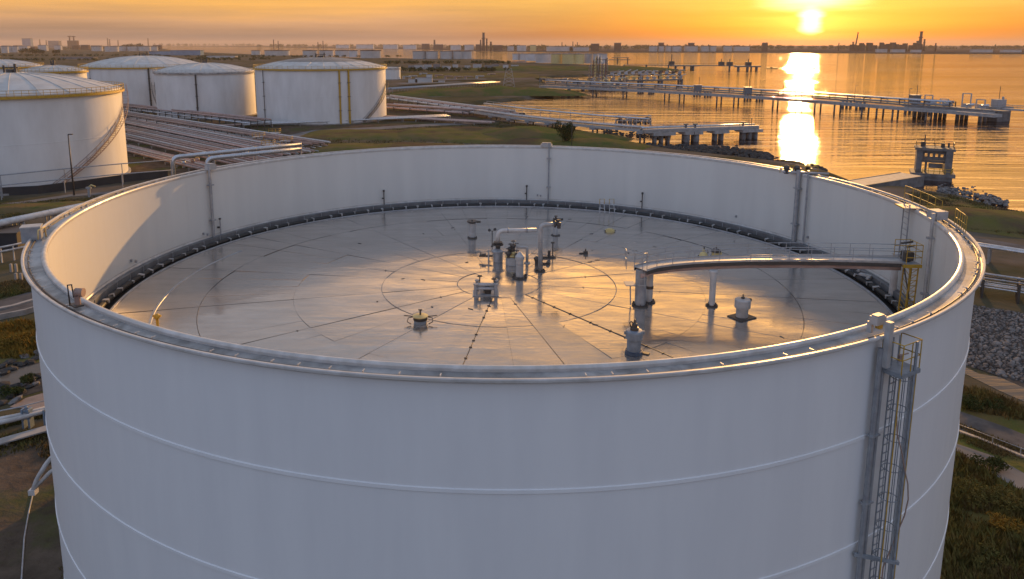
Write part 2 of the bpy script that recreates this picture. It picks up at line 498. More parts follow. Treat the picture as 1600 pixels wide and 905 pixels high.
def pol(cx, cy, r, a, z):
    """a in degrees: 0 faces the camera, 90 is to the right"""
    a = R_(a)
    return Vector((cx + r * math.sin(a), cy - r * math.cos(a), z))

def arc(cx, cy, r, a0, a1, z0, z1=None, n=24):
    z1 = z0 if z1 is None else z1
    return [pol(cx, cy, r, a0 + (a1 - a0) * i / n, z0 + (z1 - z0) * i / n) for i in range(n + 1)]

def railing(mb, pts, h=1.1, step=1.5, r=.03, rows=2, n=5):
    for k in range(rows):
        mb.tube([Vector(p) + Vector((0, 0, h * (rows - k) / rows)) for p in pts], r, n)
    for p in resample(pts, step):
        mb.tube([p, p + Vector((0, 0, h))], r, n, caps=False)
    return mb

def resample(pts, step):
    pts = [Vector(p) for p in pts]
    out = [pts[0]]
    for a, b in zip(pts[:-1], pts[1:]):
        n = max(1, int((b - a).length / step))
        out += [a + (b - a) * ((i + 1) / n) for i in range(n)]
    return out

def elbow(pts, rad, n=5):
    """round the corners of a pipe run"""
    pts = [Vector(p) for p in pts]
    out = [pts[0]]
    for a, b, c in zip(pts[:-2], pts[1:-1], pts[2:]):
        d0, d1 = (a - b).normalized(), (c - b).normalized()
        k = min(rad, (a - b).length * .49, (c - b).length * .49)
        p0, p1 = b + d0 * k, b + d1 * k
        for i in range(n + 1):
            t = i / n
            out.append(p0 * (1 - t) ** 2 + b * 2 * t * (1 - t) + p1 * t * t)
    out.append(pts[-1])
    return out

ORD = ['leftmost', 'second from the left', 'third from the left', 'fourth from the left', 'fifth from the left', 'sixth from the left',
       'seventh from the left', 'eighth from the left', 'ninth from the left', 'tenth from the left', 'eleventh from the left', 'twelfth from the left', 'thirteenth from the left', 'fourteenth from the left', 'fifteenth from the left', 'sixteenth from the left']
# ================================================================== the near open-top tank
RT = 24.0
CX, CY = 0.62, 42.87
RIM = 18.0
D0 = 12.80
RI, RO = 23.1, 23.75
ZV = Vector((0, 0, 1))
tank = thing('storage_tank', 'huge white open-topped storage tank filling the foreground', 'storage tank', (CX, CY, 0))
N = 192
part('outer_shell', MB().lathe(CX, CY, [(RO, 0), (RO, RIM - .2)], N), 'tank_white', tank)
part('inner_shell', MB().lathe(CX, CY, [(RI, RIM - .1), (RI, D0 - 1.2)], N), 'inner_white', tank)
for z in (14.50, 10.6, 6.5, 2.5):
    part('stiffener_ring', MB().lathe(CX, CY, [(RO - .02, z + .085), (RO + .032, z + .06), (RO + .038, z - .05), (RO + .032, z - .06), (RO - .02, z - .065)], N), 'tank_white', tank)
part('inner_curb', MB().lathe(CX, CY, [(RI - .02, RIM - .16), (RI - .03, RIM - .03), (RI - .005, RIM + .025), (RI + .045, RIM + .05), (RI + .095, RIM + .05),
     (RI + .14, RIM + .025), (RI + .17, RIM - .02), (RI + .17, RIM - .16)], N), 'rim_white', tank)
part('girder_walkway', MB().lathe(CX, CY, [(RI + .165, RIM - .11), (RI + .50, RIM - .125), (RO + .16, RIM - .125)], N), 'girder_grey', tank)
part('outer_lip', MB().lathe(CX, CY, [(RO + .15, RIM - .16), (RO + .15, RIM + .0), (RO + .18, RIM + .03), (RO + .25, RIM + .03), (RO + .27, RIM - .0),
     (RO + .27, RIM - .07), (RO + .22, RIM - .10), (RO + .01, RIM - .16)], N), 'rim_white', tank)
part('conduit', MB().tube(arc(CX, CY, RI + .66, 0, 360, RIM - .075, n=180)[:-1], .032, 6, closed=True), 'dark_iron', tank)
br = MB().box((0, -.12, .06), (.035, .05, .12)).box((0, -.12, .012), (.11, .16, .02)).box((0, -.06, .1), (.03, .16, .025)).mesh('bracket')
br.materials.append(M['rim_white'])
for i in range(144):
    a = i * 2.5 + rnd.uniform(-.7, .7)
    if rnd.random() < .3:
        continue
    piece('bracket', br, tank, pol(CX, CY, RI + .51, a, RIM - .125), (0, 0, R_(a)))
for a in (-64, -20, 18, 70, 118, 160, 206, 250):
    part('shell_weld', MB().lathe(CX, CY, [(RI - .012, D0), (RI - .014, RIM - .2)], 1, R_(a), R_(a + .10)), 'inner_white', tank)

# ------------------------------------------------------------------ floating roof
roof = thing('floating_roof', 'round grey floating deck of flat plates glowing gold inside the open tank', 'floating roof', (CX, CY, D0))
RD = 21.65
part('roof_base', MB().lathe(CX, CY, [(0, D0 - .03), (RD - .02, D0 - .03)], 96), 'black_rubber', roof)
def plate_mesh(r0, r1, da, gap=.007, th=.022, seg=3):
    rm = (r0 + r1) / 2
    m = MB()
    vs = []
    for z in (-th, 0):
        for r, g in ((r0 + gap, gap), (r1 - gap, gap)):
            e = da / 2 - g / max(r, .3)
            for k in range(seg + 1):
                a = -e + 2 * e * k / seg
                vs.append((r * math.sin(a), -r * math.cos(a) + rm, z))
    n = seg + 1
    fs = []
    for k in range(seg):
        fs.append((2 * n + k, 2 * n + k + 1, 3 * n + k + 1, 3 * n + k))
    for row in (0, n):
        for k in range(seg):
            fs.append((row + k, row + k + 1, row + 2 * n + k + 1, row + 2 * n + k))
    for k in (0, seg):
        fs.append((k, n + k, 3 * n + k, 2 * n + k))
    m.add(vs, fs)
    me = m.mesh('deck_plate')
    me.materials.append(M['deck_paint'])
    return me, rm
rad0 = P(720, 578, D0)
A0 = math.degrees(math.atan2(rad0.x - CX, -(rad0.y - CY)))
for r0, r1, n in ((.02, 2.5, 8), (2.5, 7.0, 32), (7.0, 12.0, 32), (12.0, 17.0, 64), (17.0, RD, 64)):
    me, rm = plate_mesh(r0, r1, 2 * pi / n, .003 if r0 > 1 else .002)
    for i in range(n):
        a = A0 + 360 * (i + .5) / n
        piece('deck_plate', me, roof, pol(CX, CY, rm, a, D0 + rnd.uniform(-.003, .003)), (R_(rnd.gauss(0, .2)), R_(rnd.gauss(0, .2)), R_(a)))
for r in (2.5, 7.0, 17.0):
    part('seam_strip', MB().lathe(CX, CY, [(r - .022, D0 + .003), (r - .018, D0 + .013), (r + .018, D0 + .013), (r + .022, D0 + .003)], 128), 'dark_iron' if r > 10 else 'seam_grey', roof)
part('seam_strip', MB().lathe(CX, CY, [(19.2, D0 + .004), (19.22, D0 + .03), (19.34, D0 + .03), (19.36, D0 + .004)], 40, R_(-112), R_(-58)), 'grey_steel', roof)
stud = MB().box((0, 0, .02), (.14, .05, .045)).mesh('stud'); stud.materials.append(M['dark_iron'])
for i in range(16):
    a = A0 + i * 22.5
    m = MB()
    w = .036 if i in (0, 2) else .024 if i in (1, 3, 13, 14, 15) else .014
    zz = .012 if i in (0, 2) else .005
    m.beam(pol(CX, CY, 2.56, a, D0 + zz), pol(CX, CY, RD - .1, a, D0 + zz), w, .02 if i in (0, 2) else .008)
    part('seam_strip', m, 'dark_iron' if i in (0, 1, 2, 13, 14) else 'seam_grey', roof)
    if i in (0, 2):
        r = 3.2
        while r < 21:
            if abs(r - 7) > .2 and abs(r - 17) > .2:
                piece('stud', stud, roof, pol(CX, CY, r, a, D0), (0, 0, R_(a)))
            r += rnd.uniform(.7, 1.5)
for k in range(46):
    a, r = A0 + rnd.choice([22.5, 11.25]) * rnd.randint(0, 31), rnd.uniform(3, 20.5)
    piece('stud', stud, roof, pol(CX, CY, r, a + rnd.uniform(-.2, .2), D0 - .012), (0, 0, rnd.uniform(0, 3)), (rnd.uniform(.5, 2.4), rnd.uniform(.4, 1), 1))
part('deck_edge', MB().lathe(CX, CY, [(RD - .12, D0 + .0), (RD - .11, D0 + .06), (RD, D0 + .06), (RD + .02, D0 - .4)], N), 'grey_steel', roof)
part('seal_trench', MB().lathe(CX, CY, [(RD + .01, D0 - .36), (RI - .3, D0 - .36)], N), 'black_rubber', roof)
part('seal_shoe', MB().lathe(CX, CY, [(RI - .48, D0 - .40), (RI - .44, D0 + .34), (RI - .40, D0 + .37), (RI - .22, D0 + .38), (RI - .21, D0 + .34), (RI - .02, D0 + .30)], N), 'shoe_grey', roof)
part('shoe_lip', MB().lathe(CX, CY, [(RI - .055, D0 + .29), (RI - .05, D0 + .36), (RI - .01, D0 + .42), (RI - .005, D0 + .5)], N), 'rim_white', roof)
part('seal_hose', MB().tube(arc(CX, CY, RI - .78, 0, 360, D0 - .02, n=150)[:-1], .17, 8, closed=True), 'black_rubber', roof)
ck = MB().box((0, .10, .10), (.16, .34, .05)).box((0, -.08, -.02), (.16, .05, .26)).box((0, .26, .02), (.10, .05, .2)).mesh('seal_clamp'); ck.materials.append(M['light_steel'])
for i in range(120):
    a = i * 3 + rnd.uniform(-.9, .9)
    piece('seal_clamp', ck, roof, pol(CX, CY, RI - .76, a, D0 + .05), (R_(rnd.uniform(-16, 16)), R_(rnd.uniform(-8, 8)), R_(a + rnd.uniform(-9, 9))), (rnd.uniform(.6, 1.25), rnd.uniform(.7, 1.1), rnd.uniform(.7, 1.2)))
sh = MB().beam((0, 0, -.3), (0, 0, .36), .04, .03).mesh('shoe_joint'); sh.materials.append(M['grey_steel'])
for i in range(90):
    piece('shoe_joint', sh, roof, pol(CX, CY, RI - .47, i * 4, D0), (0, 0, R_(i * 4)))

# ------------------------------------------------------------------ fittings standing on the deck
def dp(px, py, z=0.0):
    return P(px, py, D0 + z)
def at(b, z):
    return Vector((b.x, b.y, D0 + z))
def flange(mb, c, r, h=.05, bolts=8):
    mb.cyl(c, r, h, 20)
    for k in range(bolts):
        a = 2 * pi * k / bolts
        mb.cyl((c[0] + (r - .05) * math.cos(a), c[1] + (r - .05) * math.sin(a), c[2] + h - .005), .018, .035, 6)
    return mb
def gusset_feet(mb, c, r, n=4, size=.12):
    for k in range(n):
        a = 2 * pi * k / n + .4
        mb.box((c[0] + r * math.cos(a), c[1] + r * math.sin(a), c[2] + size * .4), (size, .03, size * .8), a)
    return mb

# blue-grey vent in front
b = dp(990, 552)
t = thing('roof_vent', 'blue-grey cylindrical vent with dark nozzle nearest the front rim', 'vent', b, 'vents on the floating roof')
part('vent_body', MB().cyl(b, .325, .72, 28), 'blue_grey', t)
part('base_ring', flange(MB(), b + ZV * .01, .42, .14, 10), 'deep_blue', t)
part('collar', MB().lathe(b.x, b.y, [(.33, D0 + .70), (.40, D0 + .74), (.40, D0 + 1.08), (.36, D0 + 1.14), (0, D0 + 1.17)], 28), 'blue_grey', t)
for s in (-1, 1):
    part('lug', MB().box((b.x + s * .43, b.y, D0 + 1.02), (.08, .10, .16)), 'blue_grey', t)
n = part('nozzle', MB().lathe(b.x, b.y, [(.20, D0 + 1.15), (.20, D0 + 1.27), (.13, D0 + 1.30), (.12, D0 + 1.45), (.05, D0 + 1.5), (.045, D0 + 1.66), (0, D0 + 1.67)], 18), 'dark_iron', t)
part('hook', MB().tube([at(b, 1.28) + Vector((-.16, 0, 0)), at(b, 1.5) + Vector((-.24, 0, 0)), at(b, 1.56) + Vector((-.16, 0, 0)), at(b, 1.5) + Vector((-.08, 0, 0))], .028, 7), 'dark_iron', n)
part('foot_plate', MB().box((b.x + .55, b.y - .08, D0 + .035), (.34, .22, .05), -.5), 'dark_iron', t)
# grey vent with wide cap
b = dp(1159, 496)
t = thing('roof_vent', 'stubby grey vent with wide cap on a square plate at right of deck', 'vent', b, 'vents on the floating roof')
part('base_plate', MB().box(b + ZV * .03, (1.15, .95, .05), .5), 'dark_iron', t)
part('vent_body', MB().cyl(b + ZV * .05, .31, .55, 26), 'light_steel', t)
part('cap', MB().lathe(b.x, b.y, [(.31, D0 + .52), (.41, D0 + .56), (.41, D0 + .98), (.37, D0 + 1.02), (0, D0 + 1.06)], 26), 'light_steel', t)
part('knob', MB().lathe(b.x, b.y, [(.10, D0 + 1.05), (.10, D0 + 1.12), (.035, D0 + 1.14), (.03, D0 + 1.28), (0, D0 + 1.29)], 12), 'dark_iron', t)
part('lug', MB().box((b.x + .40, b.y, D0 + .98), (.10, .12, .12)), 'dark_iron', t)
# manhole
b = dp(657, 504)
t = thing('roof_manhole', 'round roof manhole with yellow-topped lid, dark band and swing ring', 'manhole', b)
part('manhole_neck', MB().cyl(b, .34, .16, 28), 'blue_grey', t)
part('dark_band', MB().cyl(b + ZV * .16, .37, .17, 28), 'black_rubber', t)
ld = part('lid', MB().lathe(b.x, b.y, [(.40, D0 + .33), (.40, D0 + .38), (.20, D0 + .42), (0, D0 + .43)], 28), 'pale_yellow', t)
part('lifting_post', MB().cyl(at(b, .42), .05, .25, 10).box(at(b, .69), (.20, .06, .05)), 'dark_iron', ld)
for s in (-1, 1):
    part('davit_arm', MB().tube([at(b, .30) + Vector((s * .40, 0, 0)), at(b, .28) + Vector((s * .62, -.08, 0)), at(b, .14) + Vector((s * .66, -.26, 0)), at(b, .06) + Vector((s * .45, -.38, 0))], .025, 6), 'dark_iron', t)
    part('clamp_bar', MB().beam(at(b, .31) + Vector((s * .38, .05, 0)), at(b, .33) + Vector((s * .86, .14, 0)), .05, .04), 'dark_iron', t)
# low frame with handwheels
b = dp(759, 459)
t = thing('valve_skid', 'low grey pipe frame with two handwheels left of the cone-capped vent', 'valve frame', b)
part('skid_plate', MB().box(b + ZV * .03, (1.5, 1.0, .05)), 'grey_steel', t)
for x, y in ((-.58, -.35), (.58, -.35), (-.5, .38), (.6, .38)):
    part('post', MB().cyl(b + Vector((x, y, .05)), .10, .62, 14).cyl(b + Vector((x, y, .66)), .14, .05, 14), 'grey_steel', t)
part('cross_pipe', MB().tube([b + Vector((-.5, .0, .52)), b + Vector((.55, .0, .52))], .13, 12).cyl(b + Vector((-.2, 0, .05)), .12, .4, 12), 'light_steel', t)
part('cross_pipe', MB().tube([b + Vector((-.58, -.35, .42)), b + Vector((.58, -.35, .42))], .08, 10), 'grey_steel', t)
part('valve_body', MB().ball(b + Vector((.12, -.05, .3)), .24, 14).cyl(b + Vector((.12, -.05, .05)), .2, .1, 14), 'dark_iron', t)
for x, y, h in ((-.35, .25, .98), (.48, .1, .86)):
    hw = part('handwheel', MB().tube([b + Vector((x + .15 * math.cos(k * pi / 6), y + .15 * math.sin(k * pi / 6), h)) for k in range(12)], .025, 6, closed=True)
         .box(b + Vector((x, y, h)), (.28, .03, .02)).box(b + Vector((x, y, h)), (.03, .28, .02)), 'dark_iron', t)
    part('spindle', MB().cyl(b + Vector((x, y, .5)), .035, h - .48, 8), 'dark_iron', hw)
# tall mast pipe with gooseneck over to a short column
b = dp(844, 424)
c2 = dp(868, 368)
topz = 3.05
t = thing('mast_pipe', 'tall grey pipe on a bolted foot with short gooseneck to the right at its top', 'pipe', b)
g = Vector((b.x + .85, b.y + .12, D0 + topz))
part('pipe', MB().tube(elbow([at(b, .05), at(b, topz), g], .34, 7), .14, 16), 'light_steel', t)
part('foot_flange', gusset_feet(flange(MB(), b, .34, .06, 8), b + ZV * .05, .24), 'dark_iron', t)
for z in (1.9, 2.6):
    part('joint_band', MB().cyl(at(b, z), .16, .05, 16), 'grey_steel', t)
ef = part('end_valve', MB().tube([g, g + Vector((.09, .01, 0))], .22, 16).tube([g + Vector((.09, 0, 0)), g + Vector((.42, .02, 0))], .12, 10).box(g + Vector((.3, 0, -.12)), (.22, .2, .3)), 'dark_iron', t)
part('handwheel', MB().cyl(g + Vector((.28, 0, .1)), .03, .18, 6).cyl(g + Vector((.28, 0, .27)), .13, .03, 12), 'dark_iron', ef)
t = thing('gauge_column', 'short round column standing on the deck beyond the tall mast pipe', 'column', c2)
part('column', MB().cyl(c2, .20, 1.05, 16), 'light_steel', t)
part('foot_flange', flange(MB(), c2, .34, .06), 'dark_iron', t)
vb = part('valve_block', MB().cyl(at(c2, 1.03), .27, .09, 16).box(at(c2, 1.22), (.4, .3, .22)).tube([at(c2, 1.22) + Vector((.15, 0, 0)), at(c2, 1.26) + Vector((.55, 0, 0))], .09, 10), 'dark_iron', t)
part('actuator', MB().cyl(at(c2, 1.3), .07, .2, 10).cyl(at(c2, 1.48), .14, .04, 12), 'dark_iron', vb)
# cone-capped vent
b = dp(812, 434)
t = thing('cone_vent', 'pale round vent with conical cap standing just before the pump cluster', 'vent', b)
part('vent_body', MB().cyl(b, .23, 1.22, 22), 'light_steel', t)
part('cap', MB().lathe(b.x, b.y, [(.23, D0 + 1.15), (.29, D0 + 1.18), (.29, D0 + 1.38), (.05, D0 + 1.66), (0, D0 + 1.66)], 22), 'light_steel', t)
part('foot_flange', gusset_feet(flange(MB(), b, .46, .08, 10), b + ZV * .05, .42, 6, .16), 'dark_iron', t)
part('joint_band', MB().cyl(at(b, .85), .25, .07, 22), 'grey_steel', t)
# central pump cluster
b = dp(778, 408)
t = thing('drain_sump', 'grey drum with a tall elbow pipe running right to the mast at deck centre', 'sump', b)
part('drum', MB().lathe(b.x, b.y, [(.32, D0), (.32, D0 + .62), (.41, D0 + .64), (.41, D0 + .72), (.17, D0 + .88), (0, D0 + .88)], 26), 'grey_steel', t)
part('flange', flange(MB(), at(b, 1.10), .36, .09, 8).cyl(at(b, .85), .16, .3, 14).cyl(at(b, 1.24), .30, .07, 18), 'dark_iron', t)
e2 = dp(839, 416)
part('elbow_pipe', MB().tube(elbow([at(b, 1.28), at(b, 2.08), Vector((b.x + 2.55, b.y + .15, D0 + 2.08))], .38, 7), .145, 16), 'white_pipe', t)
for x in (.62, 1.9):
    part('joint_band', MB().tube([Vector((b.x + x, b.y + .05, D0 + 2.08)), Vector((b.x + x + .08, b.y + .05, D0 + 2.08))], .175, 16), 'grey_steel', t)
part('side_arm', MB().beam(at(b, .35) + Vector((-.35, 0, 0)), at(b, .3) + Vector((-1.25, .15, 0)), .12, .10).box(at(b, .33) + Vector((-.95, .1, .08)), (.3, .2, .12)).box(at(b, .3) + Vector((-1.15, .15, .12)), (.07, .07, .25)), 'dark_iron', t)
part('drain_leg', MB().cyl(b + Vector((-.62, -.1, 0)), .05, .8, 8).beam(at(b, .75) + Vector((-.62, -.1, 0)), at(b, .75) + Vector((-.3, 0, 0)), .05, .05), 'light_steel', t)
b2 = dp(800, 413)
t = thing('valve_manifold', 'squat round chamber crowded with dark valves and a bent pipe at deck centre', 'valve manifold', b2)
part('chamber', MB().cyl(b2, .42, .40, 24).cyl(b2 + ZV * .40, .36, .06, 24), 'light_steel', t)
for k, (x, y, h) in enumerate(((-.25, -.1, .9), (.08, .12, 1.35), (.3, -.18, .8), (-.1, .3, 1.1))):
    v = part('valve', MB().cyl(b2 + Vector((x, y, .46)), .12, h - .6, 10).ball(b2 + Vector((x, y, h - .15)), .17, 10).box(b2 + Vector((x, y, h - .12)), (.42, .10, .12), k * .7), 'dark_iron', t)
    part('handwheel', MB().cyl(b2 + Vector((x, y, h + .0)), .03, .18, 6).tube([b2 + Vector((x + .13 * math.cos(j * pi / 5), y + .13 * math.sin(j * pi / 5), h + .18)) for j in range(10)], .024, 6, closed=True), 'dark_iron', v)
part('bent_pipe', MB().tube(elbow([b2 + Vector((.3, .2, 1.1)), b2 + Vector((1.0, .25, 1.1)), b2 + Vector((1.0, .25, .05))], .2, 6), .095, 12).cyl(b2 + Vector((1.0, .25, 0)), .2, .06, 14), 'light_steel', t)
part('brass_body', MB().ball(b2 + Vector((.1, .1, .7)), .17, 10).tube([b2 + Vector((-.45, -.1, .55)), b2 + Vector((.55, -.05, .55))], .08, 8), 'pale_yellow', t)
t = thing('small_valve', 'cluster of small dark valves right of the cone-capped vent', 'valve', b2 + Vector((1.6, -.1, 0)))
bb = b2 + Vector((1.6, -.15, 0))
part('valve_body', MB().cyl(bb, .12, .3, 10).ball(bb + ZV * .4, .19, 10).box(bb + Vector((.2, 0, .38)), (.4, .14, .14)), 'dark_iron', t)
part('valve_stem', MB().cyl(bb + Vector((.34, 0, 0)), .07, .75, 8).box(bb + Vector((.34, 0, .76)), (.12, .12, .1)), 'dark_iron', t)
part('side_valve', MB().ball(bb + Vector((.75, .1, .12)), .12, 8).box(bb + Vector((.65, .1, .06)), (.5, .08, .1)), 'dark_iron', t)
t = thing('signal_lamp', 'thin stalk with twin dark heads standing behind the grey drum', 'signal lamp', dp(769, 385))
bb = dp(769, 385)
part('stalk', MB().cyl(bb, .03, 1.15, 8).cyl(bb, .09, .04, 10), 'dark_iron', t)
for s in (-1, 1):
    part('lamp_head', MB().ball(bb + Vector((s * .20, 0, 1.22 + .03 * s)), .11, 8).beam(bb + Vector((0, 0, 1.1)), bb + Vector((s * .18, 0, 1.18)), .03, .03), 'dark_iron', t)
t = thing('small_valve', 'low dark valve lying on the deck right of the tall mast pipe', 'valve', dp(858, 403))
bb = dp(858, 403)
part('valve_body', MB().box(bb + ZV * .06, (.9, .18, .08), .1).cyl(bb, .1, .5, 8), 'dark_iron', t)
part('valve_stem', MB().cyl(bb + Vector((.25, .2, 0)), .04, 1.0, 8).box(bb + Vector((.25, .2, 1.0)), (.25, .08, .08)), 'dark_iron', t)
# bollard with dark top
b = dp(738, 372)
t = thing('vent_column', 'round column with flat dark head at the back of the deck', 'column', b)
part('column', MB().cyl(b, .27, 1.15, 20), 'light_steel', t)
part('foot_flange', flange(MB(), b, .36, .10), 'dark_iron', t)
hd = part('head', MB().cyl(at(b, 1.12), .24, .09, 18).cyl(at(b, 1.24), .40, .08, 18).box(at(b, 1.33), (.12, .12, .14)), 'dark_iron', t)
part('arm', MB().box(at(b, 1.24) + Vector((.48, 0, 0)), (.3, .12, .14)), 'dark_iron', hd)
# two yellowed fittings beyond the gangway
b = dp(1099, 403)
t = thing('conical_vent', 'low conical yellowed vent beyond the gangway, left one of the pair', 'vent', b, 'pair of vents beyond the gangway')
part('base', MB().cyl(b, .36, .14, 20), 'dark_iron', t)
part('cone', MB().lathe(b.x, b.y, [(.30, D0 + .14), (.22, D0 + .34), (.10, D0 + .42), (.09, D0 + .62), (0, D0 + .64)], 18), 'pale_yellow', t)
part('stem', MB().cyl(b + Vector((.02, 0, .55)), .05, .2, 8).tube([at(b, .5), at(b, .58) + Vector((.25, 0, 0)), at(b, .3) + Vector((.3, 0, 0))], .03, 6), 'dark_iron', t)
b = dp(1118, 403)
t = thing('drum_vent', 'yellowed drum vent with flat dark cap beyond the gangway, right one of the pair', 'vent', b, 'pair of vents beyond the gangway')
part('base', MB().cyl(b, .36, .12, 20), 'dark_iron', t)
part('drum', MB().cyl(b + ZV * .12, .27, .30, 18), 'pale_yellow', t)
part('cap', MB().cyl(at(b, .42), .33, .12, 20).cyl(at(b, .54), .22, .10, 18).box(at(b, .68), (.1, .1, .12)), 'dark_iron', t)
part('side_valve', MB().box(at(b, .3) + Vector((.3, 0, 0)), (.2, .12, .14)), 'pale_yellow', t)
# flat hatch at the back
b = dp(953, 362)
t = thing('gauge_hatch', 'low yellowed hatch lying flat near the back of the deck', 'hatch', b)
part('hatch_lid', MB().cyl(b, .36, .14, 16).cyl(b + ZV * .14, .22, .08, 14), 'pale_yellow', t)
part('hatch_arm', MB().box(b + Vector((.0, 0, .08)), (.85, .14, .08), .2), 'dark_iron', t)
b = dp(915, 397)
single('deck_clamp', MB().box(b + ZV * .1, (.3, .2, .2)).box(b + Vector((-.2, .05, .05)), (.5, .08, .06)).cyl(b + ZV * .18, .05, .18, 8), 'dark_iron', 'small dark clamp on the deck between mast pipe and gangway', 'clamp')
b = dp(247, 516)
t = thing('marker_post', 'short yellow post with round head by the left front rim', 'post', b)
part('post', MB().cyl(b, .07, .62, 12), 'yellow_paint', t)
part('post_head', MB().ball(at(b, .72), .16, 12).box(at(b, .76), (.42, .10, .08)), 'yellow_paint', t)
# little step frames over the seal
for k, (px, lab) in enumerate(((941, 'small yellow-topped step frame over the back seal, left of two'), (956, 'small yellow-topped step frame over the back seal, right of two'))):
    b = dp(px, 333)
    t = thing('step_frame', lab, 'step frame', b, 'step frames over the seal')
    for x in (-.22, .22):
        part('leg', MB().beam(b + Vector((x, -.1, 0)), b + Vector((x * .8, .25, .75)), .05, .05), 'light_steel', t)
    part('hoop', MB().tube([b + Vector((-.2, .25, .7)), b + Vector((-.2, .3, 1.15)), b + Vector((.2, .3, 1.15)), b + Vector((.2, .25, .7))], .03, 6), 'yellow_paint', t)
    part('rung', MB().beam(b + Vector((-.2, .08, .4)), b + Vector((.2, .08, .4)), .05, .05), 'light_steel', t)
# thin sensor poles beside the wall
def wall_a(px, py, z):
    p = P(px, py, z)
    return math.degrees(math.atan2(p.x - CX, -(p.y - CY)))
def inner_at(px, z, out=0.0):
    """point on the far inner wall seen in pixel column px"""
    best = None
    for k in range(0, 1800):
        a = 90 + k * .1
        p = pol(CX, CY, RI - out, a, z)
        c_, s_ = math.cos(PIT), math.sin(PIT)
        f = p.y * c_ - (z - CAM_H) * s_
        x = 800 + PPX + p.x / f * FPX
        if best is None or abs(x - px) < best[0]:
            best = (abs(x - px), p, a)
    return best[1], best[2]
for px, h, lab in ((600, 1.15, 'thin dark sensor pole at the back wall, leftmost of the plain three'), (823, 1.2, 'thin dark-headed sensor pole at the back wall left of the fine wall pipe'),
                   (1003, 1.25, 'thin dark-headed sensor pole at the back wall right of the step frames')):
    p, a = inner_at(px, D0 + .4, .22)
    p = Vector((p.x, p.y, D0 + .36))
    t = thing('sensor_pole', lab, 'pole', p, 'sensor poles along the back wall')
    part('pole', MB().cyl(p, .045, h, 8), 'dark_iron', t)
    part('pole_head', MB().cyl(p + ZV * h, .09, .16, 8).box(p + Vector((-.10, 0, h * .5)), (.16, .08, .1)), 'dark_iron', t)
p, a = inner_at(345, D0 + .4, .22)
p = Vector((p.x, p.y, D0 + .36))
t = thing('sensor_pole', 'thin pole with clips right beside the left wall pipe', 'pole', p, 'sensor poles along the back wall')
part('pole', MB().cyl(p, .05, 1.2, 8), 'grey_steel', t)
part('clip', MB().box(p + Vector((-.12, 0, .55)), (.2, .1, .12)).box(p + ZV * 1.2, (.14, .14, .1)), 'dark_iron', t)
# pipes on the inner wall
def wall_pipe(px, r, twin, m, lab, top):
    p, a = inner_at(px, RIM - .5, .22)
    t = thing('wall_pipe', lab, 'pipe', Vector((p.x, p.y, D0 + .3)), 'pipes down the inner tank wall')
    part('pipe', MB().cyl((p.x, p.y, D0 + .3), r, RIM - D0 + .0, 14), m, t)
    if twin:
        q_ = pol(CX, CY, RI - .2, a + twin, 0)
        part('pipe', MB().cyl((q_.x, q_.y, D0 + .3), r * .45, RIM - D0 + .1, 8), 'grey_steel', t)
    for z in (D0 + 1.6, D0 + 4.2):
        part('bracket', MB().box((p.x, p.y, z), (r * 2 + .22, .3, .09), R_(a)), 'grey_steel', t)
    return t, p, a
t, p, a = wall_pipe(328, .10, 0, 'grey_steel', 'slim grey pipe down the left inner wall', 0)
hx = part('head_box', MB().box((p.x, p.y + .25, RIM + .28), (.62, .5, .36), R_(a)), 'light_steel', t)
part('lid', MB().box((p.x, p.y + .25, RIM + .5), (.5, .4, .08), R_(a)), 'grey_steel', hx)
t, p, a = wall_pipe(858, .065, 0, 'grey_steel', 'fine grey pipe down the middle of the back wall', 0)
hx = part('head_box', MB().box((p.x - .2, p.y + .3, RIM + .14), (1.0, .4, .25), R_(a)), 'light_steel', t)
part('bracket', MB().box((p.x - .2, p.y + .28, RIM + .33), (.8, .3, .14), R_(a)), 'grey_steel', hx)
t, p, a = wall_pipe(1247, .16, -2.2, 'grey_steel', 'thick grey pipe with thin twin down the right back wall', 0)
for k in range(3):
    v = part('valve', MB().cyl((p.x - .75 + k * .75, p.y + .3, RIM), .16, .34, 12).ball((p.x - .75 + k * .75, p.y + .3, RIM + .42), .22, 10).box((p.x - .6 + k * .75, p.y + .3, RIM + .3), (.3, .2, .16)), 'dark_iron', t)
part('manifold', MB().tube([(p.x - 1.0, p.y + .3, RIM + .12), (p.x + 1.9, p.y - .5, RIM + .12)], .08, 8), 'grey_steel', t)
part('guard_rail', railing(MB(), [(p.x - 1.1, p.y + .55, RIM), (p.x + 1.3, p.y - .1, RIM)], .55, .8, .022), 'yellow_paint', t)
# small sockets on the wall
for px, z in ((205, D0 + .9), (318, D0 + .75), (840, D0 + .8), (1150, D0 + 1.0), (1262, D0 + .9)):
    p, a = inner_at(px, z, .05)
    part('wall_socket', MB().box(p, (.10, .14, .16), R_(a)).box(p + Vector((.3, 0, -.05)), (.10, .14, .16), R_(a)), 'grey_steel', tank)
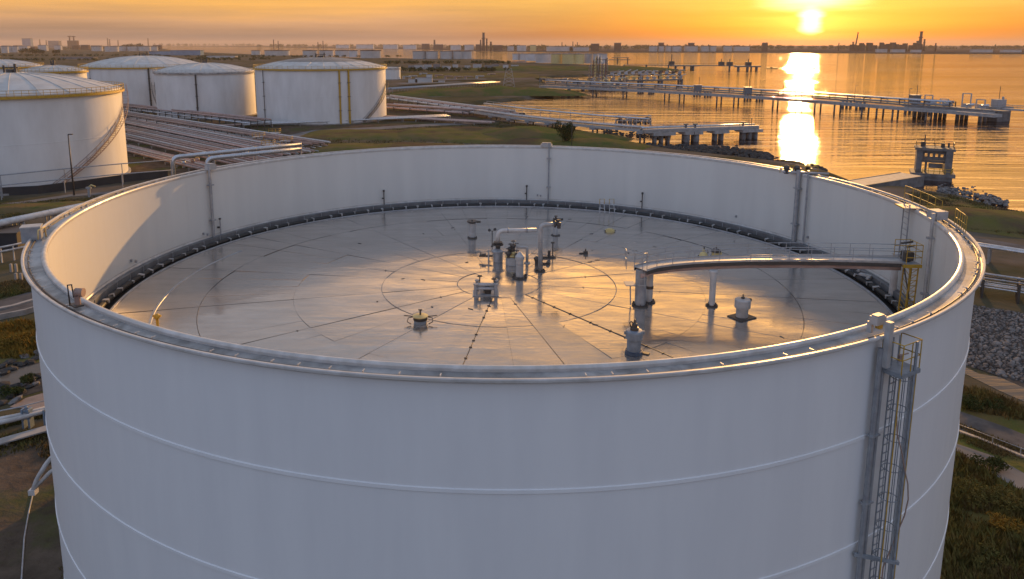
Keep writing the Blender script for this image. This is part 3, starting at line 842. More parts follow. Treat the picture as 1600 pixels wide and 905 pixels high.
# right hand slim pipe with box and railings
def rim_pt(px, py, r, z=RIM):
    p = P(px, py, z)
    a = math.degrees(math.atan2(p.x - CX, -(p.y - CY)))
    return pol(CX, CY, r, a, z), a
p, a = rim_pt(1488, 346, RI + .2)
t = thing('gauge_box', 'pale square gauge housing on the right rim between yellow guard rails', 'gauge box', p)
part('housing', MB().box(p + ZV * .34, (.75, .62, .42), R_(a + 20)), 'light_steel', t)
part('foot', MB().box(p + Vector((-.2, -.2, .08)), (.12, .12, .2)).box(p + Vector((.22, .2, .06)), (.12, .12, .2)), 'grey_steel', t)
q_ = pol(CX, CY, RI - .18, a - 1.5, 0)
part('guide_pipe', MB().cyl((q_.x, q_.y, D0 + .4), .085, RIM - D0 + .1, 12), 'light_steel', t)
part('pipe_arm', MB().beam((q_.x, q_.y, RIM + .42), p + ZV * .4, .14, .14), 'light_steel', t)
for z in (D0 + 1.4, D0 + 4.4):
    part('bracket', MB().box((q_.x, q_.y, z), (.2, .4, .1), R_(a)), 'grey_steel', t)
for a0, a1, lab in ((a + 2.5, a + 13, 'yellow guard rail on the right rim, behind the square housing'), (a - 2, a - 6.5, 'short yellow guard rail on the right rim, in front of the square housing')):
    m = railing(MB(), arc(CX, CY, RO + .10, a0, a1, RIM, n=5), .85, 1.0, .017)
    single('guard_rail', m, 'yellow_paint', lab, 'guard rail')
# caged wall ladder above the gangway landing
p0, a0 = rim_pt(1424, 326, RI - .25)
t = thing('wall_ladder', 'slim grey ladder with yellow top step down the right inner wall', 'ladder', Vector((p0.x, p0.y, D0)))
for s in (-.9, .9):
    q_ = pol(CX, CY, RI - .25, a0 + s, 0)
    part('stile', MB().beam((q_.x, q_.y, D0 + 2.4), (q_.x, q_.y, RIM + .3), .05, .05), 'grey_steel', t)
qa, qb = pol(CX, CY, RI - .25, a0 - .9, 0), pol(CX, CY, RI - .25, a0 + .9, 0)
rg = MB().beam((0, 0, 0), qb - qa, .03, .03).mesh('rung'); rg.materials.append(M['grey_steel'])
for k in range(9):
    piece('rung', rg, t, (qa.x, qa.y, D0 + 2.7 + k * .33))
part('top_step', MB().prism([pol(CX, CY, r, a0 + s, 0) for r, s in ((RI - .6, -1.3), (RI - .6, 1.6), (RI + .3, 1.6), (RI + .3, -1.3))], RIM + .09, RIM + .13), 'grey_steel', t)
part('step_edge', MB().beam(pol(CX, CY, RI - .62, a0 - 1.3, RIM + .11), pol(CX, CY, RI - .62, a0 + 1.6, RIM + .11), .04, .07), 'yellow_paint', t)

# ------------------------------------------------------------------ gangway over the deck
GZ = 2.15
path = [P(px, py, D0 + z) for px, py, z in ((1001, 420, 2.15), (1018, 415, 2.2), (1045, 411, 2.25), (1080, 408, 2.32), (1120, 406, 2.4), (1170, 404.5, 2.5), (1230, 404, 2.62), (1300, 404.5, 2.75), (1360, 406, 2.87), (1406, 407.5, 2.95))]
t = thing('gangway', 'curved walkway with slim railings crossing the deck to the right wall', 'gangway', dp(1000, 477))
def offset(pts, d):
    out = []
    for i, p in enumerate(pts):
        a, b = pts[max(i - 1, 0)], pts[min(i + 1, len(pts) - 1)]
        v = (b - a); v.z = 0; v.normalize()
        out.append(p + Vector((-v.y, v.x, 0)) * d)
    return out
def strip(mb, L1, L2, z0, z1):
    for i in range(len(L1) - 1):
        vs = [(q.x, q.y, q.z + z) for z in (z0, z1) for q in (L1[i], L1[i + 1], L2[i + 1], L2[i])]
        mb.add(vs, [(3, 2, 1, 0), (4, 5, 6, 7), (0, 1, 5, 4), (2, 3, 7, 6), (1, 2, 6, 5), (3, 0, 4, 7)])
    return mb
gl, gr = offset(path, .48), offset(path, -.48)
part('walk_deck', strip(MB(), gl, gr, -.03, .0), 'light_steel', t)
for g in (gl, gr):
    o1, o2 = offset(g, .03), offset(g, -.03)
    part('side_beam', strip(MB(), o1, o2, -.22, -.04), 'dark_iron', t)
    part('kick_plate', strip(MB(), offset(g, .015), offset(g, -.015), .005, .09), 'light_steel', t)
part('service_pipe', MB().tube([p + Vector((0, -.15, -.36)) for p in path], .13, 12), 'pink_pipe', t)
for g in (gl, gr):
    part('handrail', railing(MB(), [p + ZV * .01 for p in g], .75, .9, .018), 'grey_steel', t)
part('end_rail', railing(MB(), [gl[0] + Vector((-.5, .1, .0)), gl[0] + Vector((-.55, -.5, 0)), gr[0] + Vector((-.3, -.2, 0)), gr[0]], 1.0, .4, .02), 'grey_steel', t)
part('end_step', MB().box(at(dp(1000, 477), 1.25) + Vector((-.62, -.05, 0)), (.55, .7, .05)).beam(at(dp(1000, 477), .05) + Vector((-.55, -.1, 0)), at(dp(1000, 477), 1.25) + Vector((-.6, -.1, 0)), .06, .06), 'grey_steel', t)
b = dp(1000, 477)
cl = part('end_column', MB().cyl(b, .30, GZ - .1, 26), 'grey_steel', t)
part('foot_flange', gusset_feet(flange(MB(), b, .46, .07, 10), b + ZV * .06, .38, 6), 'dark_iron', cl)
part('rung_cage', MB().tube([b + Vector((.36 * math.cos(k * .5 - 2.6), .36 * math.sin(k * .5 - 2.6), 1.25)) for k in range(5)], .025, 6)
     .tube([b + Vector((.36 * math.cos(k * .5 - 2.6), .36 * math.sin(k * .5 - 2.6), 1.6)) for k in range(5)], .025, 6)
     .tube([b + Vector((.36 * math.cos(k * .5 - 2.6), .36 * math.sin(k * .5 - 2.6), 1.95)) for k in range(5)], .025, 6)
     .beam(b + Vector((-.15, -.33, 1.15)), b + Vector((-.15, -.33, 2.1)), .03, .03).beam(b + Vector((.12, -.34, 1.15)), b + Vector((.12, -.34, 2.1)), .03, .03), 'light_steel', cl)
for px, py, r, m, gz in ((1014, 472, .19, 'white_pipe', GZ), (1112, 478, .17, 'white_pipe', 2.38), (1394, 462, .20, 'white_pipe', 2.9)):
    b = dp(px, py)
    cl = part('support_column', MB().cyl(b, r, gz - .42, 16).cyl(at(b, gz - .44), r + .06, .08, 16), m, t)
    part('foot_flange', gusset_feet(flange(MB(), b, r + .16, .06, 8), b + ZV * .05, r + .08), 'dark_iron', cl)
    if px == 1014:
        part('band', MB().cyl(at(b, .8), r + .03, .16, 16), 'dark_iron', cl)
# landing at the wall
e = path[-1]
t = thing('landing_tower', 'yellow lattice landing and ladder where the gangway meets the right wall', 'platform', Vector((e.x, e.y, D0)))
ld = part('landing_deck', MB().box(e + Vector((.35, .05, -.06)), (.9, 1.3, .06)), 'grey_steel', t)
part('guard_rail', railing(MB(), [e + Vector((.0, -.6, 0)), e + Vector((.8, -.6, 0)), e + Vector((.8, .6, 0)), e + Vector((.0, .6, 0))], 1.0, .5, .02, 3), 'yellow_paint', t)
part('machine', MB().box(e + Vector((.42, .1, .25)), (.45, .5, .45)).tube([e + Vector((.1, .2, .9)), e + Vector((.75, .3, .95))], .06, 8).tube([e + Vector((.2, -.2, .8)), e + Vector((.75, .1, .8))], .05, 8), 'dark_iron', t)
part('edge_beam', MB().box(e + Vector((.35, -.62, -.12)), (.94, .06, .18)).box(e + Vector((-.06, 0, -.12)), (.06, 1.3, .18)), 'yellow_paint', t)
for x in (.3, .72):
    part('stile', MB().beam(e + Vector((x, -.5, -.1)), Vector((e.x + x - .05, e.y - .5, D0 - .2)), .055, .055), 'yellow_paint', t)
    part('stile', MB().beam(e + Vector((x, .1, -.1)), Vector((e.x + x - .05, e.y + .1, D0 - .2)), .055, .055), 'yellow_paint', t)
rg = MB().beam((0, 0, 0), (.42, 0, 0), .03, .03).beam((0, 0, 0), (.42, 0, .3), .022, .022).beam((0, 0, 0), (0, .6, .3), .022, .022).mesh('rung'); rg.materials.append(M['yellow_paint'])
for k in range(10):
    piece('rung', rg, t, (e.x + .26, e.y - .5, D0 + k * .29))
part('brace', MB().beam(e + Vector((-.05, -.5, -.12)), Vector((e.x + .4, e.y - .5, D0 + 1.0)), .05, .05), 'dark_iron', t)
# extra gear lying in the seal on the right
for px, py, lab in ((1338, 420, 'pale angular bracket over the seal below the gangway, near left'), (1352, 432, 'pale angular bracket over the seal below the gangway, near right')):
    p = P(px, py, D0 + .3)
    t = thing('seal_bracket', lab, 'bracket', p, 'brackets over the seal')
    part('plate', MB().box(p + ZV * .08, (.7, .25, .12), -.9), 'light_steel', t)
    part('hook', MB().box(p + Vector((.1, -.25, -.02)), (.16, .5, .1), -.9), 'light_steel', t)

# ------------------------------------------------------------------ rim fittings and outer caged ladder
p, a = rim_pt(50, 372, RO)
t = thing('rim_box', 'weathered grey box hung on the far left rim of the tank', 'box', p)
bx = part('box', MB().box(p + Vector((-.18, 0, .18)), (.62, .8, .72), R_(a)), 'grey_steel', t)
part('lid', MB().box(p + Vector((-.18, 0, .56)), (.68, .86, .06), R_(a)), 'light_steel', bx)
part('handle', MB().tube([p + Vector((.30, -.35, .0)), p + Vector((.34, -.35, .45)), p + Vector((.40, .1, .5)), p + Vector((.38, .15, .0))], .035, 7), 'pale_yellow', t)
p, a = rim_pt(117, 478, RI + .5)
t = thing('rim_winch', 'small rusty winch standing on the left front rim', 'winch', p)
part('frame', MB().tube([p + Vector((-.18, 0, 0)), p + Vector((-.2, 0, .75)), p + Vector((-.08, .05, .75)), p + Vector((-.02, 0, .3))], .03, 7), 'dark_iron', t)
part('drum', MB().tube([p + Vector((.0, .1, .45)), p + Vector((.28, .1, .45))], .16, 12).cyl(p + Vector((.1, 0, .0)), .10, .35, 10), 'rust_pipe', t)
part('base', MB().box(p + Vector((.05, 0, .03)), (.5, .3, .06), R_(a)), 'dark_iron', t)
p, a = rim_pt(1390, 527, RI + .55)
t = thing('gauge_bracket', 'square grey gauge bracket straddling the right front rim above the caged ladder', 'bracket', p)
part('arch', MB().box(p + Vector((0.04, 0, .42)), (.46, .28, .26), R_(a)), 'light_steel', t)
part('leg', MB().box(p + Vector((-.13, .10, .14)), (.11, .16, .36), R_(a)), 'light_steel', t)
q_ = pol(CX, CY, RO + .36, a, 0)
part('leg', MB().box((q_.x - .02, q_.y, RIM - .25), (.20, .18, 1.5), R_(a)), 'light_steel', t)
part('cover', MB().box(p + Vector((.04, 0, .57)), (.36, .22, .05), R_(a)), 'grey_steel', t)
part('yellow_clip', MB().box(p + Vector((.10, .0, .22)), (.16, .16, .18), R_(a)), 'yellow_paint', t)
LA = a
gp = thing('guide_pipe', 'pair of upright grey pipes down the outer wall left of the caged ladder', 'pipe', pol(CX, CY, RO + .3, LA, 0))
for da, r in ((-.30, .085), (.22, .06)):
    q_ = pol(CX, CY, RO + .20, LA + da, 0)
    part('pipe', MB().cyl((q_.x, q_.y, 0), r, RIM - .4, 12), 'grey_steel', gp)
for z in (2, 6.0, 9.2, 12.2, 14.6):
    q_ = pol(CX, CY, RO + .18, LA - .05, z)
    part('pipe_clamp', MB().box(q_, (.42, .22, .06), R_(LA)), 'grey_steel', gp)
# platform and cage
PZ = 16.85
lc = LA + 1.45
t = thing('caged_ladder', 'tall caged ladder with yellow-railed platform on the right outer wall', 'ladder', pol(CX, CY, RO + .8, lc, 0))
def lp(da, dr, z):
    return pol(CX, CY, RO + dr, lc + da, z)
part('platform', MB().prism([lp(-1.3, .08, 0), lp(1.1, .08, 0), lp(1.05, .82, 0), lp(-1.25, .82, 0)], PZ, PZ + .06), 'grey_steel', t)
part('platform_edge', MB().beam(lp(-1.25, .84, PZ - .02), lp(1.05, .84, PZ - .02), .04, .13).beam(lp(1.1, .12, PZ - .02), lp(1.06, .82, PZ - .02), .04, .13).beam(lp(-1.3, .12, PZ - .02), lp(-1.26, .82, PZ - .02), .04, .13), 'ladder_grey', t)
part('guard_rail', railing(MB(), [lp(-1.3, .15, PZ), lp(-1.25, .81, PZ), lp(1.04, .81, PZ), lp(1.09, .15, PZ)], 1.0, .48, .019), 'yellow_paint', t)
part('rail_valve', MB().tube([lp(-.5, .5, PZ + .5), lp(.5, .55, PZ + .5)], .025, 8).box(lp(-.3, .5, PZ + .4), (.11, .11, .22)), 'rust_pipe', t)
CR = .28
cc = lp(.1, .50, 0)
hoop = MB().tube([(CR * math.sin(R_(LA) + k * 2 * pi / 18), -CR * math.cos(R_(LA) + k * 2 * pi / 18), 0) for k in range(18)], .016, 5, closed=True).mesh('hoop')
hoop.materials.append(M['ladder_grey'])
z = .8
while z < PZ - .2:
    piece('hoop', hoop, t, (cc.x, cc.y, z))
    z += 1.05
for k in range(7):
    aa = R_(LA) + (k - 3) * .62
    part('cage_bar', MB().beam((cc.x + CR * math.sin(aa), cc.y - CR * math.cos(aa), .8), (cc.x + CR * math.sin(aa), cc.y - CR * math.cos(aa), PZ), .022, .022),
         'ladder_grey', t)
for s in (-1, 1):
    u = Vector((math.cos(R_(LA)), math.sin(R_(LA)), 0)) * (.17 * s)
    o_ = lp(.1, .24, 0)
    part('stile', MB().beam((o_.x + u.x, o_.y + u.y, 0), (o_.x + u.x, o_.y + u.y, PZ + 1.0), .035, .035), 'ladder_grey', t)
u = Vector((math.cos(R_(LA)), math.sin(R_(LA)), 0)) * .17
rg = MB().beam(-u, u, .028, .028).mesh('rung'); rg.materials.append(M['grey_steel'])
for k in range(54):
    piece('rung', rg, t, (o_.x, o_.y, .4 + k * .305))
po = lp(.30, .84, 0)
part('support_post', MB().beam((po.x, po.y, 0), (po.x, po.y, PZ + 1.02), .065, .065), 'ladder_grey', t)
for s in (-1.1, .95):
    q_ = lp(s, .76, 0)
    part('support_post', MB().beam((q_.x, q_.y, 0), (q_.x, q_.y, PZ), .028, .028), 'yellow_paint', t)
for z in (4.2, 10.15):
    part('wall_arm', MB().beam(lp(-2.2, .1, z + .2), lp(.5, .95, z), .10, .11), 'ladder_grey', t)
h = MB().tube([lp(-.8, .7, 15.4), lp(-.7, .75, 14.8), lp(-.3, .85, 14.2), lp(.1, .9, 13.6), lp(.6, .95, 13.0), lp(.9, .95, 12.4), lp(.85, .9, 11.8), lp(.6, .8, 11.2), lp(-.5, .7, 10.0), lp(-.55, .7, 6), lp(-.55, .7, .2)], .022, 7)
single('hose', h, 'rust_pipe', 'thin rusty orange hose draped down the caged ladder', 'hose', pol(CX, CY, RO + .8, lc, 0))
p = P(72, 745, 2.2)
# discharge loop at the left foot
bp = pol(CX, CY, RO, -84, 6.6)
t = thing('drain_loop', 'bent pale drain pipe looping from the left foot of the tank', 'pipe', P(52, 765, .4))
qq = [PY(95, 700, bp.y), PY(74, 722, bp.y - .2), PY(58, 748, bp.y - .4), PY(52, 765, bp.y - .4)]
part('pipe', MB().tube(elbow(qq, .3), .13, 10), 'white_pipe', t)
part('pipe', MB().tube([PY(97, 725, bp.y), PY(78, 738, bp.y - .2), PY(55, 762, bp.y - .4)], .12, 10), 'white_pipe', t)
part('flange', MB().box(PY(52, 768, bp.y - .4), (.4, .4, .3)), 'white_pipe', t)
# ================================================================== ground and water
WZ = -1.6
structure('water', MB().lathe(0, 0, [(0, WZ), (400, WZ), (3000, WZ), (22000, WZ)], 96), 'water')
def land(name, poly, m, top=0.0, slope=4.0, bottom=-3.0, holes=()):
    pts = []
    for p in poly:                       # nothing reaches past the edge of the water disc
        k = min(1.0, 21500 / max(1.0, math.hypot(p[0], p[1])))
        pts.append(Vector((p[0] * k, p[1] * k, top)))
    area = sum(a.x * b.y - b.x * a.y for a, b in zip(pts, pts[1:] + pts[:1]))
    if area < 0:
        pts.reverse()
    tris = tessellate_polygon([pts])
    mb = MB()
    n = len(pts)
    out = []
    for i, p in enumerate(pts):
        a, b = pts[i - 1], pts[(i + 1) % n]
        t = (b - a).normalized()
        out.append(Vector((p.x + t.y * slope, p.y - t.x * slope, bottom)))
    mb.add(pts + out, [tuple(t) if Vector(pts[t[1]] - pts[t[0]]).cross(pts[t[2]] - pts[t[0]]).z > 0 else tuple(reversed(t)) for t in tris]
           + [(i, n + i, n + (i + 1) % n, (i + 1) % n) for i in range(n)])
    return structure(name, mb, m)
def rough(px, amp, seed, step=14):
    """pixel outline to a ragged ground outline"""
    pts = [P(x, y, 0) for x, y in px]
    out = []
    r = random.Random(seed)
    for a, b in zip(pts[:-1], pts[1:]):
        l = (b - a).length
        n = max(1, min(6, int(l / step)))
        for i in range(n):
            p = a + (b - a) * (i / n)
            k = min(amp, l * .12)
            out.append(Vector((p.x + r.uniform(-k, k), p.y + r.uniform(-k, k), 0)))
    out.append(pts[-1])
    return out
shore = [(1760, 352), (1680, 342), (1600, 331), (1545, 320), (1500, 305), (1440, 297), (1400, 291), (1340, 288), (1290, 268), (1250, 256), (1205, 250), (1130, 243), (1050, 232), (1000, 225), (960, 218),
         (935, 211), (900, 202), (860, 196), (800, 187), (765, 179), (735, 170), (712, 163), (716, 161), (745, 158), (800, 153), (838, 148), (857, 142), (850, 137), (838, 133), (850, 128), (832, 122), (850, 118.5),
         (900, 117), (960, 114), (1010, 113), (1031, 110.5), (1005, 106), (960, 102), (905, 100.5), (850, 99), (800, 97.5), (786, 96), (770, 93), (700, 91.5), (640, 91.5), (600, 90.5), (540, 90), (470, 87), (400, 85), (330, 82.5), (270, 79),
         (250, 75.5), (243, 72.2), (150, 71.0), (-300, 71.0)]
near_poly = [Vector((260, -120, 0))] + rough(shore, 2.0, 3) + [Vector((-16000, 2000, 0)), Vector((-3000, -400, 0)), Vector((-100, -160, 0))]
land('ground', near_poly, 'ground')
far_shore = [(228, 72.2), (300, 72.6), (400, 73.4), (480, 74.6), (560, 75.6), (640, 76.6), (700, 78), (800, 80.2), (860, 81.3), (1000, 81.6), (1100, 81.6), (1300, 82.2), (1420, 83.2), (1500, 83.6), (1600, 84), (1800, 85), (2100, 86)]
land('far_land', rough(far_shore, 12, 5, 300) + [P(2400, 70.6), P(1600, 70.45), P(800, 70.4), P(200, 70.6)], 'far_land', top=0.5)

def sheet(name, px, m, z, raw=False):
    pts = [Vector((p[0], p[1], z)) if raw else P(p[0], p[1], z) for p in px]
    n = len(pts)
    mb = MB()
    mb.prism(pts if sum(a.x * b.y - b.x * a.y for a, b in zip(pts, pts[1:] + pts[:1])) > 0 else pts[::-1], z - .03, z)
    return structure(name, mb, m)

def strip_road(name, ctr, w, m, z, edge=None, line=None):
    L1, L2 = offset(ctr, w / 2), offset(ctr, -w / 2)
    mb = MB()
    strip(mb, [Vector((p.x, p.y, 0)) for p in L1], [Vector((p.x, p.y, 0)) for p in L2], z - .05, z)
    structure(name, mb, m)
    if edge:
        for s in (1, -1):
            e1, e2 = offset(ctr, s * w / 2), offset(ctr, s * (w / 2 + .25))
            k = strip(MB(), [Vector((p.x, p.y, 0)) for p in e1], [Vector((p.x, p.y, 0)) for p in e2], 0, z + .12)
            structure('kerb', k, edge)
    if line:
        for s in line:
            e1, e2 = offset(ctr, s - .07), offset(ctr, s + .07)
            structure('road_marking', strip(MB(), [Vector((p.x, p.y, 0)) for p in e1], [Vector((p.x, p.y, 0)) for p in e2], z, z + .006), 'line_paint')

def heightfield(name, m, cx, cy, sx_, sy_, rot, hfun, nx=40, ny=24, z0=-.25):
    """a soft mound rising out of the ground sheet"""
    mb = MB()
    vs = []
    ca, sa = math.cos(rot), math.sin(rot)
    for j in range(ny + 1):
        for i in range(nx + 1):
            u, v = i / nx * 2 - 1, j / ny * 2 - 1
            x, y = u * sx_, v * sy_
            wx, wy = cx + x * ca - y * sa, cy + x * sa + y * ca
            e = max(0, 1 - (u * u) ** 1.6) * max(0, 1 - (v * v) ** 1.6)
            h = hfun(wx, wy) * e ** .7
            vs.append((wx, wy, z0 + h))
    fs = [(j * (nx + 1) + i, j * (nx + 1) + i + 1, (j + 1) * (nx + 1) + i + 1, (j + 1) * (nx + 1) + i) for j in range(ny) for i in range(nx)]
    mb.add(vs, fs, True)
    return structure(name, mb, m)
nz = lambda x, y, s, k=0: noise.noise(Vector((x * s, y * s, k)))

# grass mounds behind the tank
def mound(px, py, sx_, sy_, rot, h, m, s=.05, k=0):
    c = P(px, py, 0)
    heightfield('grass_mound', m, c.x, c.y, sx_, sy_, rot, lambda x, y: h * (.75 + .6 * nz(x, y, s, k) + .25 * nz(x, y, s * 3, k)) + .3)
mound(640, 212, 34, 13, -.12, 1.3, 'grass', k=1)
mound(745, 214, 30, 15, -.35, 2.2, 'grass', k=2)
mound(850, 215, 24, 12, -.5, 2.8, 'grass_green', k=3)
mound(560, 232, 30, 8, .1, 1.2, 'grass', k=4)
mound(930, 228, 14, 8, -.5, 2.0, 'grass_green', k=5)
mound(1530, 345, 26, 7, -.35, 1.5, 'grass', k=6)
mound(760, 146, 55, 22, .1, 3.5, 'grass_green', .03, k=7)
mound(690, 118, 90, 60, .1, 1.2, 'grass', .02, k=8)
mound(890, 108.5, 120, 42, .0, 3.6, 'grass_green', .02, k=9)
mound(200, 320, 26, 4.0, .15, .8, 'grass', .1, k=10)
mound(60, 328, 18, 3.0, .10, .9, 'grass_green', .1, k=11)
# pads and tracks
sheet('gravel_pad', [(150, 240), (190, 190), (430, 186), (640, 196), (600, 212), (470, 226), (430, 250), (260, 300)], 'soil', .03)
sheet('gravel_pad', [(640, 190), (600, 180), (600, 155), (690, 158), (780, 182), (760, 190)], 'soil', .02)
strip_road('service_road', [P(*p) for p in ((420, 222), (500, 205), (600, 200), (680, 195), (760, 192))], 7, 'pale_road', .06)
strip_road('service_road', [P(*p) for p in ((455, 225), (520, 232), (580, 240), (660, 248))], 5, 'asphalt', .05)
strip_road('service_road', [P(*p) for p in ((760, 186), (800, 190), (870, 196))], 4, 'pale_road', .06)
strip_road('service_road', [P(*p) for p in ((-60, 325), (30, 318), (110, 306), (200, 300))], 2.2, 'pale_road', .08)
for px, py, px2, py2 in ((640, 128, 760, 126), (625, 134, 720, 131)):
    strip_road('service_road', [P(px, py), P((px + px2) / 2, (py + py2) / 2 - .5), P(px2, py2)], 9, 'pale_road', 1.3)

# roads near the tank
rl = [P(*p) for p in ((-160, 500), (-40, 492), (20, 480), (60, 468), (120, 450), (230, 415))]
strip_road('road', rl, 6.4, 'asphalt', .05, None, None)
wl = strip(MB(), offset(rl, -.25), offset(rl, .25), 0, .22)
structure('kerb', wl, 'concrete')
structure('parapet', strip(MB(), offset(rl, -3.25), offset(rl, -3.5), 0, .55), 'concrete')
rr = [P(*p) for p in ((1420, 630), (1480, 652), (1550, 677), (1620, 705), (1720, 745))]
strip_road('road', rr, 3.3, 'asphalt', .05, None, None)
structure('kerb', strip(MB(), offset(rr, -1.6), offset(rr, -1.85), 0, .16), 'concrete')
strip_road('path', [P(*p) for p in ((1480, 700), (1540, 720), (1600, 755), (1700, 800))], 2.0, 'pale_road', .04)
strip_road('road', [P(*p) for p in ((1500, 372), (1560, 381), (1620, 392), (1750, 412))], 3.2, 'asphalt', .05)
# embankments and creeks
sheet('creek', [(1470, 575), (1510, 585), (1560, 610), (1640, 645), (1640, 598), (1580, 592), (1530, 584), (1490, 565)], 'creek_water', .035)
sheet('creek', [(-80, 600), (-40, 590), (20, 578), (70, 566), (110, 560), (110, 580), (60, 592), (10, 603), (-60, 618)], 'creek_water', .035)
sheet('creek_bank', [(1470, 560), (1500, 566), (1560, 588), (1640, 622), (1640, 604), (1560, 572), (1500, 553)], 'rock_dark', .05)
sheet('soil_bank', [(-140, 1100), (-140, 700), (20, 690), (110, 660), (200, 700), (220, 1200)], 'soil', .03)
sheet('grass_verge', [(1450, 1100), (1470, 600), (1530, 610), (1640, 660), (1750, 700), (1900, 1100)], 'grass_green', .025)
sheet('grass_verge', [(-100, 560), (-100, 520), (30, 505), (110, 480), (110, 560), (30, 570)], 'grass', .03)
b0 = P(1300, 400, 0)
sheet('grass_verge', [(1440, 300), (1540, 322), (1640, 338), (1640, 378), (1520, 362), (1440, 345)], 'grass', .03)
sheet('mud_flat', [(15, 636), (40, 622), (75, 612), (110, 600), (110, 640), (60, 640)], 'mud', .045)

# ------------------------------------------------------------------ rocks
def rock_mesh(seed, m='rock'):
    r = random.Random(seed)
    mb = MB()
    vs, fs = [], []
    rows = [(0, -.55, 1), (.62, -.35, 6), (.78, .05, 6), (.5, .42, 6), (0, .55, 1)]
    idx = []
    for rad, z, n in rows:
        ids = []
        for k in range(n):
            a = 2 * pi * k / n + r.uniform(-.25, .25)
            rr_ = rad * r.uniform(.72, 1.15)
            ids.append(len(vs))
            vs.append((rr_ * math.cos(a), rr_ * math.sin(a), z * r.uniform(.75, 1.2)))
        idx.append(ids)
    for k in range(6):
        l = (k + 1) % 6
        fs.append((idx[0][0], idx[1][l], idx[1][k]))
        fs.append((idx[4][0], idx[3][k], idx[3][l]))
        for j in (1, 2):
            fs.append((idx[j][k], idx[j][l], idx[j + 1][l], idx[j + 1][k]))
    mb.add(vs, fs)
    me = mb.mesh('rock')
    me.materials.append(M[m])
    return me
ROCKS = [rock_mesh(i) for i in range(8)]
DROCKS = [rock_mesh(i + 20, 'rock_dark') for i in range(5)]
def joined_rocks(name, pts, m, parent=None):
    mb = MB()
    src = ROCKS
    for i, (p, s, rz) in enumerate(pts):
        me = src[i % len(src)]
        ca, sa = math.cos(rz), math.sin(rz)
        mb.add([(p[0] + s * (v.co.x * ca - v.co.y * sa), p[1] + s * (v.co.x * sa + v.co.y * ca), p[2] + s * .8 * v.co.z) for v in me.vertices],
               [tuple(f.vertices) for f in me.polygons])
    return part(name, mb, m, parent, kind='stuff')
# the big riprap slope right of the tank
ra, rb = P(1490, 478, .9), P(1680, 508, .9)       # top edge
rc, rd = P(1490, 566, 0), P(1680, 622, 0)         # foot
bank = structure('riprap_bank', MB().add([ra + ZV * .35, rb + ZV * .35, rd, rc, Vector((ra.x, ra.y + 2, -.1)), Vector((rb.x + 2, rb.y + 2, -.1))],
                                         [(0, 3, 2, 1), (0, 1, 5, 4)]), 'rock_dark')
rr_ = random.Random(11)
cand = []
for k in range(12000):
    if len(cand) > 1150:
        break
    u, v = rr_.random(), rr_.random()
    s = rr_.uniform(.26, .46) if k < 130 else rr_.uniform(.17, .32) if k < 2500 else rr_.uniform(.09, .18)
    p = (ra.lerp(rb, u)).lerp(rc.lerp(rd, u), v) + ZV * (.30 * (1 - v) + .06)
    if all((p - q).length > .72 * (s + t) for q, t in cand):
        cand.append((p, s))
vis = sorted(cand, key=lambda t: -t[1])
for i, (p, s) in enumerate(vis[:300]):
    piece('rock', ROCKS[i % 8], bank, p, (rr_.uniform(-.5, .5), rr_.uniform(-.5, .5), rr_.uniform(0, 6)), (s * 1.15, s * rr_.uniform(.85, 1.3), s * rr_.uniform(.7, 1.0)))
joined_rocks('rubble', [(p, s, rr_.uniform(0, 6)) for p, s in vis[300:]], 'rock', bank)
# dark rocks along the left creek
lbank = sheet('creek_bank', [(-40, 612), (-40, 585), (20, 572), (70, 560), (100, 552), (100, 600), (40, 618)], 'rock_dark', .02)
for k, (px, py) in enumerate(((8, 583), (22, 576), (34, 570), (48, 566), (14, 566), (40, 557), (58, 552), (4, 572), (28, 588 - 20), (55, 560), (10, 612), (22, 606), (38, 600), (50, 594), (60, 588), (16, 620), (34, 612), (46, 604), (3, 630), (24, 626), (56, 600), (8, 600))):
    p = P(px, py, .1)
    piece('rock', (DROCKS + ROCKS)[k % 7], lbank, p, (rnd.uniform(-.4, .4), rnd.uniform(-.4, .4), rnd.uniform(0, 6)), [rnd.uniform(.45, .85)] * 2 + [rnd.uniform(.3, .5)])
# rocky spit behind the tank and by the intake tower
def spit(pxs, n, m, smin, smax, spread, seed):
    r = random.Random(seed)
    pts = []
    for k in range(n):
        u = r.random() * (len(pxs) - 1)
        i = int(u)
        f = u - i
        px = pxs[i][0] * (1 - f) + pxs[i + 1][0] * f
        py = pxs[i][1] * (1 - f) + pxs[i + 1][1] * f
        w = pxs[i][2] * (1 - f) + pxs[i + 1][2] * f
        p = P(px, py + r.gauss(0, w), WZ)
        pts.append((p + ZV * (r.uniform(.2, .7)), r.uniform(smin, smax), r.uniform(0, 6)))
    return joined_rocks('rocky_spit', pts, m)
spit([(1010, 232, 2), (1060, 234, 2.5), (1110, 238, 3.5), (1150, 240, 3.5), (1190, 246, 2.5), (1205, 249, 1.5)], 420, 'rock_dark', .5, 1.3, 3, 4)
spit([(1465, 299, 2.5), (1490, 303, 5), (1520, 308, 5.5), (1550, 315, 3.5), (1575, 321, 1.5)], 260, 'rock', .22, .6, 3, 5)
spit([(940, 207, 2), (980, 213, 2), (1030, 214, 2), (1045, 214, .6)], 160, 'rock_dark', .4, 1.0, 3, 6)
spit([(760, 177, .8), (735, 169, .6), (714, 162, .6), (745, 157.5, .5), (800, 152.5, .5), (840, 147.5, .5), (857, 142, .5)], 260, 'rock_dark', .4, 1.1, 3, 7)
spit([(1205, 252, 2), (1250, 258, 1.5), (1290, 269, 1)], 90, 'rock_dark', .3, .8, 3, 8)

